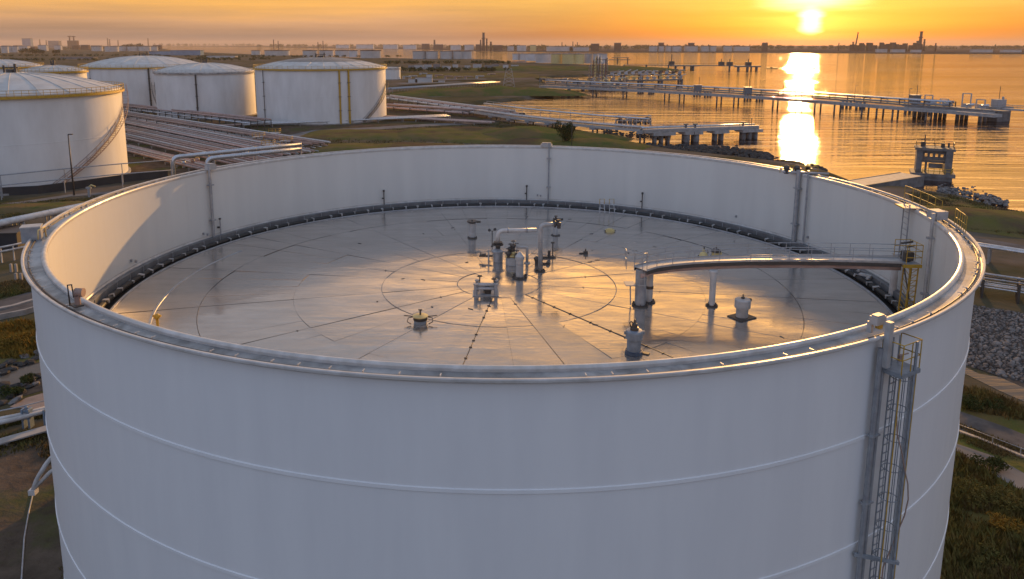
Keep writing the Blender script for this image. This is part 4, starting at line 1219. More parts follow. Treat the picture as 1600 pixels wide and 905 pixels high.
# ------------------------------------------------------------------ plants
def leaf_cloud(mb, c, rx, ry, rz, n, size, r):
    for k in range(n):
        while True:
            x, y, z = r.uniform(-1, 1), r.uniform(-1, 1), r.uniform(-1, 1)
            d = x * x + y * y + z * z
            if d < 1 and r.random() < .25 + .75 * d:
                break
        lump = .75 + .5 * noise.noise(Vector((x * 2.2 + c[0], y * 2.2 + c[1], z * 2.2 + c[2])))
        p = Vector((c[0] + x * rx * lump, c[1] + y * ry * lump, c[2] + z * rz * lump))
        a, b_ = r.uniform(0, 2 * pi), r.uniform(-1.1, 1.1)
        u = Vector((math.cos(a) * math.cos(b_), math.sin(a) * math.cos(b_), math.sin(b_)))
        w = u.cross(Vector((r.uniform(-1, 1), r.uniform(-1, 1), r.uniform(-1, 1)))).normalized()
        s = size * r.uniform(.6, 1.3)
        mb.add([p - u * s, p + w * s * .42, p + u * s, p - w * s * .42], [(0, 1, 2, 3)])
def shrub(p, w, h, m, label, cat='bush', n=420, seed=0, name='shrub', group=None, leaf=.16):
    r = random.Random(seed)
    t = thing(name, label, cat, p, group)
    st = MB()
    cr = MB()
    for k in range(5):
        a = r.uniform(0, 6.28)
        tip = p + Vector((math.cos(a) * w * .5 * r.uniform(.3, .9), math.sin(a) * w * .5 * r.uniform(.3, .9), h * r.uniform(.55, .9)))
        st.tube([p + Vector((0, 0, -.1)), p.lerp(tip, .5) + Vector((r.uniform(-.1, .1), r.uniform(-.1, .1), 0)), tip], [.05 * h * .6, .03 * h * .5, .01], 5)
        leaf_cloud(cr, tip - ZV * h * .15, w * .32, w * .32, h * .30, n // 5, leaf, r)
    leaf_cloud(cr, p + ZV * h * .4, w * .5, w * .5, h * .42, n // 2, leaf, r)
    part('stem', st, 'bark', t)
    part('crown', cr, m, t)
    return t
def tree(p, h, w, m, label, seed, n=500, leaf=.35, group=None):
    r = random.Random(seed)
    t = thing('tree', label, 'tree', p, group)
    st, cr = MB(), MB()
    st.tube([p - ZV * .2, p + Vector((.1, 0, h * .35)), p + Vector((0, .1, h * .75))], [h * .035, h * .025, h * .008], 6)
    for k in range(8):
        a = k * 2.4
        tip = p + Vector((math.cos(a) * w * .38, math.sin(a) * w * .38, h * (.42 + .065 * k)))
        st.tube([p + ZV * h * (.25 + .05 * k), tip], [h * .012, h * .004], 5)
        leaf_cloud(cr, tip, w * .24, w * .24, h * .14, n // 9, leaf, r)
    leaf_cloud(cr, p + ZV * h * .85, w * .22, w * .22, h * .15, n // 9, leaf, r)
    part('trunk', st, 'bark', t)
    part('crown', cr, m, t)
shrub(P(884, 228, 0) + ZV * 1.0, 5.2, 6.0, 'leaf_dark', 'tall dark feathery bush on the grass mound by the slim lamp post', n=2600, seed=3, leaf=.22)
def grass_patch(name, px, n, hmin, hmax, m, seed, lean=.4, clump=.22, jit=.2):
    """tufts of grass growing inside a pixel outline of the ground"""
    r = random.Random(seed)
    pts = [P(x, y, 0) for x, y in px]
    x0, x1 = min(p.x for p in pts), max(p.x for p in pts)
    y0, y1 = min(p.y for p in pts), max(p.y for p in pts)
    def inside(x, y):
        c = False
        for a, b in zip(pts, pts[1:] + pts[:1]):
            if (a.y > y) != (b.y > y) and x < (b.x - a.x) * (y - a.y) / (b.y - a.y) + a.x:
                c = not c
        return c
    mb = MB()
    k = tries = 0
    while k < n and tries < n * 12:
        tries += 1
        x, y = r.uniform(x0, x1), r.uniform(y0, y1)
        if not inside(x, y) or math.hypot(x - CX, y - CY) < RO + .4:
            continue
        dens = .5 + .9 * noise.noise(Vector((x * .35, y * .35, seed)))
        if r.random() > dens:
            continue
        k += 1
        h = r.uniform(hmin, hmax) * (.55 + .6 * dens)
        for j in range(5):
            a = r.uniform(0, 6.28)
            bx, by = x + r.uniform(-jit, jit), y + r.uniform(-jit, jit)
            dx, dy = math.cos(a), math.sin(a)
            l = h * r.uniform(.6, 1.1)
            w = .035 + .05 * h
            mb.add([(bx - dy * w, by + dx * w, 0), (bx + dy * w, by - dx * w, 0), (bx + dx * lean * l * .45 + dy * w * .6, by + dy * lean * l * .45 - dx * w * .6, l * .6),
                    (bx + dx * lean * l, by + dy * lean * l, l)], [(0, 1, 2), (0, 2, 3)])
    return part(name, mb, m, kind='stuff')
grass_patch('wild_grass', [(1475, 1000), (1480, 705), (1530, 735), (1600, 800), (1680, 860), (1680, 1000)], 5200, .25, .6, 'tuft_green', 2)
grass_patch('tall_weeds', [(1475, 960), (1485, 712), (1560, 750), (1640, 800), (1660, 960)], 1500, .4, .9, 'leaf', 9)
grass_patch('wild_grass', [(1490, 610), (1540, 615), (1660, 670), (1660, 690), (1560, 650), (1495, 640)], 1500, .3, .8, 'tuft_green', 3)
grass_patch('wild_grass', [(1490, 660), (1600, 705), (1600, 728), (1490, 685)], 900, .1, .3, 'grass', 4)
grass_patch('wild_grass', [(-20, 560), (-20, 515), (40, 503), (100, 490), (100, 548), (40, 560)], 2600, .4, 1.0, 'leaf_gold', 5)
grass_patch('wild_grass', [(-20, 690), (40, 675), (140, 660), (150, 800), (120, 960), (90, 960), (110, 800), (60, 700), (-20, 720)], 1300, .12, .4, 'tuft_green', 6)
grass_patch('wild_grass', [(-20, 660), (80, 640), (80, 650), (-20, 675)], 500, .15, .4, 'grass_green', 7)
grass_patch('wild_grass', [(-20, 450), (50, 430), (60, 455), (-20, 470)], 900, .2, .5, 'grass_green', 8)
grass_patch('rough_grass', [(490, 222), (560, 208), (640, 200), (760, 196), (830, 196), (900, 206), (960, 222), (1000, 234), (800, 236), (600, 240), (500, 236)], 2600, .3, .8, 'grass', 31, jit=.5)
grass_patch('rough_grass', [(780, 192), (860, 199), (960, 222), (1000, 236), (840, 234), (760, 214)], 1500, .3, .9, 'grass_green', 32, jit=.5)
grass_patch('rough_grass', [(1420, 300), (1480, 304), (1560, 325), (1660, 342), (1660, 372), (1540, 362), (1440, 345)], 2600, .15, .45, 'grass', 33, jit=.4)
grass_patch('rough_grass', [(-40, 322), (110, 312), (230, 296), (210, 318), (80, 334), (-40, 345)], 1200, .2, .5, 'grass', 34, jit=.4)
k = 0
for px, py, w, h, m, lab in ((1522, 640, 1.9, 1.0, 'leaf_dark', 'low dark green bush between right creek and road, left of two'), (1552, 642, 1.5, .9, 'leaf_dark', 'low dark green bush between right creek and road, right of two'),
        (1515, 780, 2.6, 1.0, 'leaf', 'low sprawling bush against the tank wall below the right road'), (1565, 790, 2.4, 1.1, 'leaf', 'broad olive bush in the lower right, below the gravel path'),
        (1590, 835, 2.2, 1.0, 'leaf_gold', 'yellowed bush at the right edge, lower of the slope bushes'), (1530, 880, 2.2, .8, 'leaf', 'low bush at the very bottom right corner'),
        (1545, 735, 2.0, .8, 'leaf_dark', 'dark scrub bush just below the gravel path on the right'),
        (12, 545, 2.0, 1.5, 'leaf_gold', 'golden bush by the left creek, nearest the photo edge'), (42, 540, 1.9, 1.4, 'leaf_gold', 'golden bush by the left creek, touching the tank outline'),
        (15, 618, 1.6, .7, 'leaf_dark', 'dark scrub growing among boulders below the left creek'), (45, 598, 1.4, .7, 'leaf_dark', 'dark scrub beside the pinkish mud at far left')):
    k += 1
    shrub(P(px, py, 0), w, h, m, lab, n=900, seed=k * 7, leaf=.085)

# ================================================================== white storage tanks behind
def bg_tank(label, cx, cy, r, h, rise, roofm='dome_roof', rail='yellow_paint', pipes=(), stair=None, small=False, n=72, vent=True, courses=2, group='white storage tanks behind', cap=None):
    t = thing('storage_tank', label, 'storage tank', (cx, cy, 0), group)
    part('shell', MB().lathe(cx, cy, [(r, 0), (r, h)], n), 'old_white', t)
    pr = [(r + .05, h)] + [(r * math.cos(k / 8 * pi / 2 * .98), h + rise * math.sin(k / 8 * pi / 2)) for k in range(1, 8)] if False else \
         [(r + .08, h - .02)] + [(r * (1 - k / 8), h + .15 + (rise - .15) * (1 - (1 - k / 8) ** 2)) for k in range(0, 9)]
    rf = part('roof', MB().lathe(cx, cy, pr, n), roofm, t)
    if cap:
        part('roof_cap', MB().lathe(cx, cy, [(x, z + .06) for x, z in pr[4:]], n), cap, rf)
    if vent:
        part('roof_vent', MB().cyl((cx, cy, h + rise - .1), r * .045, .7, 12).cyl((cx + r * .06, cy - .5, h + rise - .2), .25, 1.9, 8).cyl((cx - r * .08, cy + .3, h + rise - .2), .2, 1.6, 8).box((cx, cy, h + rise + 1.0), (r * .16, .5, .2)), 'dark_iron', rf)
    m = MB()
    for k in range(24):
        a = k * 15
        m.tube([pol(cx, cy, r * (1 - j / 6), a, h + .19 + (rise - .15) * (1 - (1 - j / 6) ** 2)) for j in range(6)], .05, 4, caps=False)
    part('roof_seams', m, roofm, rf)
    part('rim_walkway', MB().lathe(cx, cy, [(r + .02, h - .6), (r + .6, h - .6), (r + .6, h - .1), (r + .05, h - .1)], n), rail if rail == 'yellow_paint' else 'girder_grey', t)
    m = MB()
    ring = arc(cx, cy, r + .5, 0, 360, h - .15, n=n)
    for z in (.55, 1.1):
        m.tube([p + ZV * z for p in ring[:-1]], .045, 4, closed=True)
    for k in range(0, n):
        m.tube([ring[k], ring[k] + ZV * 1.1], .045, 4, caps=False)
    part('handrail', m, rail, t)
    for c in range(1, courses):
        part('shell_seam', MB().lathe(cx, cy, [(r + .002, h * c / courses), (r + .03, h * c / courses + .02), (r + .03, h * c / courses + .12), (r + .002, h * c / courses + .14)], n), 'old_white', t)
    part('base_ring', MB().lathe(cx, cy, [(r + .5, 0), (r + .5, .35), (r, .36)], n), 'concrete', t)
    for a, pr_, m in pipes:
        p = pol(cx, cy, r + .3, a, 0)
        pp = part('wall_pipe', MB().cyl((p.x, p.y, .1), pr_, h - .3, 8), m, t)
        for z in (h * .25, h * .5, h * .75):
            part('bracket', MB().box((p.x, p.y, z), (pr_ * 2 + .3, .7, .18), R_(a)), 'dark_iron', pp)
    if stair:
        a0, a1, z0, z1, m = stair
        st = part('stair_flight', MB(), m, t)
        n_ = max(10, int((z1 - z0) / .3))
        i1, i2 = arc(cx, cy, r + .15, a0, a1, z0, z1, n=24), arc(cx, cy, r + 1.15, a0, a1, z0, z1, n=24)
        mb = MB()
        for ln in (i1, i2):
            for p, q2 in zip(ln[:-1], ln[1:]):
                mb.beam(p, q2, .07, .18)
            mb.tube([p + ZV * 1.05 for p in ln], .05, 4)
            for p in ln[::2]:
                mb.tube([p, p + ZV * 1.05], .04, 4, caps=False)
        me = mb.mesh('stair_flight', (cx, cy, 0)); me.materials.append(M[m]); st.data = me
        tm = MB().box((0, 0, 0), (.30, 1.0, .05)).mesh('tread'); tm.materials.append(M[m])
        for k in range(n_):
            f = (k + .5) / n_
            a = a0 + (a1 - a0) * f
            piece('tread', tm, st, pol(cx, cy, r + .65, a, z0 + (z1 - z0) * f), (0, 0, R_(a)))
    return t
def px_center(px, depth):
    return (px - 800 - PPX) / FPX * (depth * math.cos(PIT) - (0 - CAM_H) * math.sin(PIT)), depth
x_, y_ = px_center(36, 150)
tl = bg_tank('big white domed tank at the left edge with yellow rim and long stair', x_, y_, 19.6, 17.9, 3.6, stair=(46, 125, .3, 17.6, 'rust_pipe'), n=110, courses=2,
             pipes=((-14, .06, 'grey_steel'),))
LT = (x_, y_, 19.6)
x_, y_ = px_center(325, 289)
bg_tank('white domed tank with plain pale rim, middle of the three in the row', x_, y_, 18.1, 16.9, 3.2, rail='grey_steel', pipes=((10, .28, 'dark_iron'),), stair=(-100, -60, .3, 12, 'dark_iron'))
x_, y_ = px_center(232, 326)
bg_tank('white domed tank partly hidden behind the middle tank of the row', x_, y_, 25.2, 17.9, 4.4, pipes=((27, .35, 'dark_iron'), (-30, .1, 'grey_steel')), stair=(-44, -16, 10.5, .4, 'yellow_paint'))
x_, y_ = px_center(505, 274)
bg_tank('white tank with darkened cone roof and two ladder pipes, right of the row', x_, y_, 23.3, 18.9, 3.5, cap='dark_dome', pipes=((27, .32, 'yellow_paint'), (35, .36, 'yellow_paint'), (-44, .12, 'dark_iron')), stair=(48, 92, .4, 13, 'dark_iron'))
x_, y_ = px_center(94, 228)
bg_tank('small white domed tank with pipes, behind the big left one', x_, y_, 8.8, 19.2, 1.6, n=48, pipes=((40, .25, 'rust_pipe'),))
x_, y_ = px_center(8, 262)
bg_tank('white domed tank seen over the roof of the big left one', x_, y_, 13.2, 19.6, 2.3, n=48)
x_, y_ = px_center(607, 590)
bg_tank('small low white tank peeping out behind the darkened cone roof tank', x_, y_, 9.5, 8.8, .8, n=40, vent=False, rail='grey_steel')
x_, y_ = px_center(1045, 3000)
# bund wall round the left tank
pts = [P(*p) for p in ((-120, 318), (0, 306), (60, 303), (115, 296), (190, 285), (262, 277))]
m = strip(MB(), offset(pts, .2), offset(pts, -.2), 0, 1.5)
single('bund_wall', m, 'black_liner', 'long black bund wall below the big left tank', 'wall', (pts[2].x, pts[2].y, 0))
pts = [P(*p) for p in ((-120, 262), (0, 274), (100, 262), (186, 250), (262, 246))]
for z, nm, lab in ((4.1, 'pipeline', 'thin high pipe line crossing in front of the big left tank, upper of two'), (2.6, 'pipeline', 'thin pipe line crossing in front of the big left tank, lower of two')):
    q2 = [P(x, y + (0 if z > 4 else 16), z) for x, y in ((-120, 280), (0, 274), (100, 264), (190, 256), (268, 250))]
    t = thing(nm, lab, 'pipe', (q2[1].x, q2[1].y, 0), 'pipes before the big left tank')
    part('pipe', MB().tube(q2, .10, 8), 'grey_steel', t)
    for p in resample(q2, 6)[::1]:
        part('post', MB().beam((p.x, p.y, 0), p, .12, .12), 'grey_steel', t)
# lamp posts
def lamp_post(base, h, label, heads=1, r=.12):
    t = thing('lamp_post', label, 'lamp post', base)
    part('post', MB().tube([base, base + ZV * h], [r, r * .55], 8), 'dark_iron', t)
    for s in ((-1, 1) if heads == 2 else (1,)):
        part('lamp_head', MB().box(base + Vector((s * .45, 0, h)), (.7, .35, .18)).beam(base + ZV * h, base + Vector((s * .3, 0, h)), .1, .1), 'dark_iron', t)
lamp_post(P(116, 306), 11.2, 'tall dark lamp post in front of the big left tank', 1, .18)
lamp_post(P(170, 196), 11, 'dark lamp post seen behind the big left tank', 1, .16)
lamp_post(P(893, 236) + ZV * 0, 8.0, 'slim pale lamp post right of the dark bushy tree', 1, .09)
# equipment near left bund
t = thing('hydrant', 'small yellowed hydrant post with hose arm on the grass before the bund wall', 'hydrant', P(140, 308))
p = P(140, 308)
part('post', MB().cyl(p, .25, 1.6, 10).box(p + ZV * 1.7, (.9, .4, .3)), 'grey_steel', t)
part('arm', MB().tube([p + ZV * 1.8, p + Vector((.5, 0, 2.2)), p + Vector((1.2, 0, 1.9))], .14, 8), 'pale_yellow', t)
for px, lab in ((66, 'pale valve post at the foot of the big left tank, beside the bund'), (110, 'rusty valve post at the foot of the big left tank, by the lamp post')):
    p = P(px, 288)
    t = thing('valve_post', lab, 'valve', p)
    part('post', MB().cyl(p, .3, 2.2, 10), 'pale_yellow' if px == 66 else 'rust_pipe', t)
    part('handwheel', MB().box(p + ZV * 2.3, (1.2, .3, .3)), 'grey_steel', t)
# lattice tower beside big left tank
p = P(187, 246)
t = thing('ladder_tower', 'rust and yellow ladder tower standing at the right side of the big left tank', 'tower', p)
for x, y in ((-.8, -.8), (.8, -.8), (-.8, .8), (.8, .8)):
    part('leg', MB().beam(p + Vector((x, y, 0)), p + Vector((x, y, 16.5)), .2, .2), 'rust_pipe', t)
for k in range(9):
    part('brace', MB().beam(p + Vector((-.8, -.8, k * 1.8)), p + Vector((.8, -.8, k * 1.8 + 1.8)), .12, .12).beam(p + Vector((-.8, -.8, k * 1.8)), p + Vector((.8, -.8, k * 1.8)), .12, .12), 'rust_pipe' if k % 3 else 'yellow_paint', t)
for z in (8, 16.4):
    part('landing', MB().box(p + ZV * z, (2.6, 2.6, .15)), 'yellow_paint', t)
    part('guard_rail', railing(MB(), [p + Vector((-1.3, -1.3, z)), p + Vector((1.3, -1.3, z)), p + Vector((1.3, 1.3, z))], 1.2, 1.0, .06), 'yellow_paint', t)

# ================================================================== pipe racks
def pipe_rack(label, a, b, n, gap, z, r, mats, bent=8, step=9, seed=0, double=False, cat='pipe rack'):
    rng = random.Random(seed)
    a, b = Vector(a), Vector(b)
    t = thing('pipe_rack', label, cat, a)
    d = (b - a); d.z = 0
    l = d.length
    d.normalize()
    s = Vector((-d.y, d.x, 0))
    for k in range(n):
        o_ = s * ((k - (n - 1) / 2) * gap + rng.uniform(-.08, .08))
        rr2 = r * rng.uniform(.6, 1.25)
        zz = z + rr2 + (.9 if double and k % 2 else 0)
        part('pipe', MB().tube([a + o_ + ZV * zz, a + o_ + d * (l * .33) + ZV * zz, a + o_ + d * (l * .66) + ZV * zz, a + o_ + d * l + ZV * zz], rr2, 8), mats[k % len(mats)], t)
    w = n * gap
    fm = MB().beam(-s * w / 2 + ZV * (z - .12), s * w / 2 + ZV * (z - .12), .22, .22)
    for e in (-1, -.35, .35, 1):
        fm.beam(s * (w / 2 * e * .96), s * (w / 2 * e * .96) + ZV * (z + (1.0 if double else 0)), .2, .2)
    if double:
        fm.beam(-s * w / 2 + ZV * (z + .8), s * w / 2 + ZV * (z + .8), .16, .16)
    me = fm.mesh('support_frame'); me.materials.append(M['concrete' if not double else 'dark_iron'])
    k = 0.0
    while k <= l:
        piece('support_frame', me, t, a + d * k)
        k += step
    return t
pipe_rack('wide bank of pale pipes running from the left tank row towards the near rim', P(192, 190), P(470, 246), 10, 1.1, .9, .22, ['pink_pipe', 'rust_pipe', 'white_pipe', 'rust_pipe', 'grey_steel'], seed=1)
pipe_rack('rusty bank of pipes nearest the big left tank', P(188, 212), P(400, 262), 9, 1.05, .7, .2, ['rust_pipe', 'pink_pipe', 'rust_pipe', 'rust_pipe', 'white_pipe'], seed=2)
pipe_rack('raised silvery pipe bank along the foot of the middle tank', P(186, 176), P(410, 204), 6, 1.3, 2.2, .24, ['silver_pipe', 'pink_pipe', 'grey_steel', 'rust_pipe'], seed=3, double=True)
pipe_rack('low pipe bank along the foot of the darkened cone roof tank', P(380, 200), P(700, 186), 5, 1.2, 1.0, .30, ['white_pipe', 'silver_pipe', 'white_pipe'], seed=4)
pipe_rack('reddish pipe bank right of the darkened cone roof tank', P(606, 172), P(745, 182), 7, 1.8, 1.2, .36, ['pink_pipe', 'rust_pipe', 'white_pipe'], seed=5, double=True)
pipe_rack('pipe bank leading from the tank row to the trestle on the shore', P(606, 160), P(800, 188), 5, 1.4, 2.0, .32, ['white_pipe', 'pink_pipe', 'silver_pipe'], seed=6, double=True)
pipe_rack('long dark pipe bridge crossing the grassland towards the far field', P(606, 146), P(775, 134), 5, 1.6, 2.2, .45, ['grey_steel', 'dark_iron', 'grey_steel'], seed=7, step=12)
pipe_rack('grey pipe rack on white legs at the left edge above the road', P(-90, 402, 0), P(270, 318, 0), 3, 1.0, 2.6, .34, ['white_pipe', 'silver_pipe', 'white_pipe'], seed=8, step=5)
t = thing('dark_box', 'low dark box under the pipe rack at the left edge', 'shed', P(10, 400))  # plain black box for the dark area beneath the pipes
p = P(-20, 392)
part('walls', MB().box(p + Vector((-2, 2.0, 1.1)), (11, 4, 2.2), .12), 'black_liner', t)
part('roof', MB().box(p + Vector((-2, 2.0, 2.28)), (11.4, 4.4, .14), .12), 'dark_iron', t)
q2 = [P(-60, 398, 2.0), P(20, 383, 2.0), P(60, 374, 2.0)]
t = thing('guard_rail', 'white double pipe railing on tall posts at the left edge', 'railing', Vector((q2[0].x, q2[0].y, 0)))
for dz in (0, -.55):
    part('rail', MB().tube([p + ZV * dz for p in q2], .12, 8), 'white_pipe', t)
for p in resample(q2, 1.3):
    part('post', MB().beam((p.x, p.y, 0), p, .13, .13), 'white_pipe', t)
# right hand pipe racks
pipe_rack('pale raised pipes crossing the grass right of the tank, upper rack', P(1480, 400), P(1720, 440), 2, .7, 1.9, .20, ['silver_pipe', 'white_pipe'], seed=9, step=4.5)
pipe_rack('dark multi-tube pipe rack above the stone slope on the right', P(1480, 452), P(1740, 492), 7, .42, 1.15, .10, ['silver_pipe', 'grey_steel', 'white_pipe', 'dark_iron'], seed=10, step=3.2, double=True)
pipe_rack('thin yellowed pipes in the grass between the two right racks', P(1490, 425), P(1740, 465), 3, .4, .35, .07, ['pale_yellow', 'grey_steel', 'rust_pipe'], seed=12, step=5)
pipe_rack('dense brown bank of thin pipes in the middle of the left pipe field', P(190, 200), P(440, 252), 12, .75, .5, .16, ['rust_pipe', 'pink_pipe', 'rust_pipe', 'white_pipe', 'dark_iron'], seed=21, step=7)
pipe_rack('brown pipe bank farthest from the big left tank', P(188, 184), P(500, 236), 8, .9, .8, .22, ['pink_pipe', 'rust_pipe', 'white_pipe', 'rust_pipe', 'silver_pipe'], seed=22, step=8, double=True)
pipe_rack('short rusty pipe bank just behind the left rim', P(186, 232), P(330, 268), 7, .9, .6, .2, ['rust_pipe', 'white_pipe', 'pink_pipe'], seed=23, step=6)
pipe_rack('reddish pipe bank before the foot of the darkened cone roof tank', P(600, 186), P(768, 196), 5, 1.1, .7, .26, ['rust_pipe', 'pink_pipe', 'white_pipe'], seed=24, step=8)
pipe_rack('rusty crossing pipe bank at the foot of the middle tank', P(250, 206), P(420, 196), 5, 1.0, .6, .22, ['rust_pipe', 'white_pipe', 'pink_pipe'], seed=25, step=8)
# bent silver pipes in front of the racks
for k, (pts, lab) in enumerate((([(269, 300, 0), (269, 246, 4.3), (395, 233, 4.3), (470, 226, 4.3)], 'fat silver pipe bending down to the ground beyond the rim, left of the bent pair'),
                                ([(323, 290, 0), (323, 248, 4.1), (400, 240, 4.1), (470, 233, 4.1)], 'fat silver pipe bending down behind the rim, right of the bent pair'))):
    g = P(pts[1][0], pts[1][1], pts[1][2])
    run = [Vector((g.x, g.y, 0)), g] + [P(*p) for p in pts[2:]]
    t = thing('bent_pipe', lab, 'pipe', run[0], 'bent silver pipes')
    part('pipe', MB().tube(elbow(run, 1.3, 6), .46, 14), 'silver_pipe', t)
    for p in resample(run[1:], 6)[1:]:
        part('support', MB().beam((p.x, p.y, 0), p - ZV * .4, .2, .2), 'grey_steel', t)
        part('joint_band', MB().tube([p + Vector((-.12, 0, 0)), p + Vector((.12, .01, 0))], .5, 14), 'grey_steel', t)
# valves and small plant among the pipes
for k in range(16):
    px, py = 290 + k * 11 + rnd.uniform(-3, 3), 259 - k * 1.7 + rnd.uniform(-4, 4)
    p = P(px, py)
    t = thing('pipe_valve', 'small valve among the pipes behind the left rim, %s of sixteen' % ORD[k], 'valve', p, 'valves among the pipes')
    part('body', MB().cyl(p, .35, 1.2, 8).ball(p + ZV * 1.3, .5, 8), rnd.choice(['rust_pipe', 'grey_steel', 'pink_pipe', 'silver_pipe']), t)
    part('handwheel', MB().cyl(p + ZV * 1.7, .45, .08, 10).cyl(p + ZV * 1.3, .06, .5, 6), rnd.choice(['yellow_paint', 'dark_iron', 'rust_pipe']), t)
for k, (px, py) in enumerate(((405, 225), (420, 238), (430, 218), (448, 232))):
    p = P(px, py)
    t = thing('access_platform', 'small yellow railed platform over pipes behind the left rim, %s of four' % ORD[k], 'platform', p, 'yellow platforms over the pipes')
    part('deck', MB().box(p + ZV * 2.0, (3.0, 1.8, .12)), 'grey_steel', t)
    part('guard_rail', railing(MB(), [p + Vector((-1.5, -.9, 2.05)), p + Vector((1.5, -.9, 2.05)), p + Vector((1.5, .9, 2.05))], 1.1, 1.0, .06), 'yellow_paint', t)
    for x in (-1.3, 1.3):
        part('leg', MB().beam(p + Vector((x, 0, 0)), p + Vector((x, 0, 2.0)), .15, .15), 'yellow_paint', t)
p = P(462, 246)
single('tank_drum', MB().cyl(p, .6, 2.6, 12).ball(p + ZV * 2.6, .6, 12), 'grey_steel', 'small upright grey drum behind the left part of the rim', 'drum', p)

# left foreground pipe and walkway beside the tank foot
q2 = [P(-60, 672, 1.0), P(20, 656, 1.0), P(110, 632, 1.0)]
t = thing('pipeline', 'pale twin pipes on grey saddle at the left foot of the tank', 'pipe', Vector((q2[1].x, q2[1].y, 0)))
part('pipe', MB().tube(q2, .17, 12), 'white_pipe', t)
part('pipe', MB().tube([p + Vector((.1, .55, .05)) for p in q2], .16, 12), 'white_pipe', t)
p = P(44, 668, 0)
part('saddle', MB().box(p + Vector((-.22, .05, .7)), (.14, .5, 1.5)).box(p + Vector((.22, .05, .7)), (.14, .5, 1.5)).box(p + Vector((0, .05, 1.3)), (.5, .4, .14)).box(p + Vector((0, .05, .75)), (.5, .4, .12)).ball(p + Vector((0, .05, 1.5)), .12, 8), 'blue_grey', t)
part('saddle', MB().box(p + Vector((1.15, .35, .6)), (.14, .5, 1.3)).box(p + Vector((1.45, .35, .6)), (.14, .5, 1.3)), 'blue_grey', t)
part('thin_pipe', MB().tube([p_ + Vector((0, .9, .5)) for p_ in q2], .05, 8), 'grey_steel', t)
q2 = [P(-60, 706, .5), P(75, 668, .5), P(140, 650, .5)]
m = strip(MB(), offset(q2, .42), offset(q2, -.42), -.10, .0)
t = thing('walkway_slab', 'long pale concrete walkway beam beside the left foot of the tank', 'walkway', Vector((q2[1].x, q2[1].y, 0)))
part('slab', m, 'concrete', t)
for p in resample(q2, 2.2):
    part('post', MB().box((p.x, p.y, .2), (.3, .3, .4)), 'concrete', t)
q2 = [P(52, 770, .05), P(45, 800, .05), P(38, 840, .05), P(34, 900, .05), P(30, 960, .05)]
single('drain_hose', MB().tube(q2, .045, 6), 'grey_steel', 'thin grey hose trailing over the bare soil at bottom left', 'hose', q2[0])
for k, (px, py) in enumerate(((22, 425), (30, 440))):
    p = P(px, py)
    t = thing('stone_post', ('short pale concrete post pair beside the left road, nearer the rack', 'short pale concrete post pair beside the left road, nearer the road')[k], 'post', p)
    part('post', MB().box(p + Vector((-.3, 0, .5)), (.25, .25, 1.0)), 'concrete', t)
    part('post', MB().box(p + Vector((.3, 0, .5)), (.25, .25, 1.0)), 'concrete', t)
# right roadside fence
q2 = [P(1480, 668), P(1550, 695), P(1640, 730)]
t = thing('road_rail', 'low wire rail on thin posts along the near edge of the right road', 'railing', q2[0])
part('rail', MB().tube([p + ZV * .55 for p in q2], .025, 6), 'grey_steel', t)
for p in resample(q2, 1.6):
    part('post', MB().beam(p, p + ZV * .6, .05, .05), 'grey_steel', t)
# curved hoop beside tank foot on the right
q2 = [P(1478, 905, .0), PY(1490, 860, 38), PY(1484, 820, 39)]
single('loop_pipe', MB().tube([P(1476, 930, 0), PY(1487, 880, 38.2), PY(1487, 850, 38.6), PY(1480, 815, 39.2)], .035, 7), 'grey_steel', 'thin bowed pipe hugging the right foot of the tank', 'pipe', P(1476, 930, 0))
# ================================================================== jetties
def piles(parent, c, d, n, rows, gap, top, r, m='dark_concrete', cap=True, capm='concrete'):
    """a bent: pile cap on round piles standing in the water"""
    s = Vector((-d.y, d.x, 0))
    if cap:
        part('pile_cap', MB().beam(c - s * ((n - 1) * gap / 2 + r * 1.6) + ZV * (top - .4), c + s * ((n - 1) * gap / 2 + r * 1.6) + ZV * (top - .4), max(rows * gap * .8, r * 3), .9), capm, parent)
    for i in range(n):
        for j in range(rows):
            p = c + s * ((i - (n - 1) / 2) * gap) + d * ((j - (rows - 1) / 2) * gap)
            part('pile', MB().tube([Vector((p.x, p.y, WZ - 2)), Vector((p.x, p.y, top - .3))], r, 8), m, parent)
def direction(pts, p):
    best = min(range(len(pts) - 1), key=lambda i: ((pts[i] + pts[i + 1]) / 2 - p).length)
    d = pts[best + 1] - pts[best]
    d.z = 0
    return d.normalized()
# main long jetty with pipes
JZ = 2.7
jp = [P(*p, JZ) for p in ((848, 133.5), (900, 136), (960, 138.5), (1020, 141), (1090, 145), (1160, 149), (1240, 154), (1320, 160), (1400, 166.5), (1480, 172), (1545, 177), (1563, 178.5))]
t = thing('jetty', 'long pipe-laden jetty stretching across the water to a square dolphin', 'jetty', Vector((jp[0].x, jp[0].y, 0)))
part('road_deck', strip(MB(), offset(jp, 1.2), offset(jp, -3.4), -1.1, 0), 'concrete', t)
part('pipe_deck', strip(MB(), offset(jp, 5.2), offset(jp, 2.0), .4, 1.0), 'dark_concrete', t)
for k, (o_, z, r, m) in enumerate(((4.6, 2.9, .40, 'grey_steel'), (3.6, 2.9, .34, 'rust_pipe'), (2.6, 2.9, .36, 'silver_pipe'), (4.2, 1.6, .34, 'rust_pipe'), (3.0, 1.6, .4, 'grey_steel'))):
    part('pipe', MB().tube([p + ZV * z for p in offset(jp[:-2], o_)], r, 8), m, t)
fr = MB().beam((0, -1.9, 1.0), (0, -1.9, 3.0), .3, .3).beam((0, 1.9, 1.0), (0, 1.9, 3.0), .3, .3).beam((0, -2, 2.4), (0, 2, 2.4), .3, .25).mesh('pipe_frame'); fr.materials.append(M['dark_iron'])
rs = resample(offset(jp[:-2], 3.6), 7)
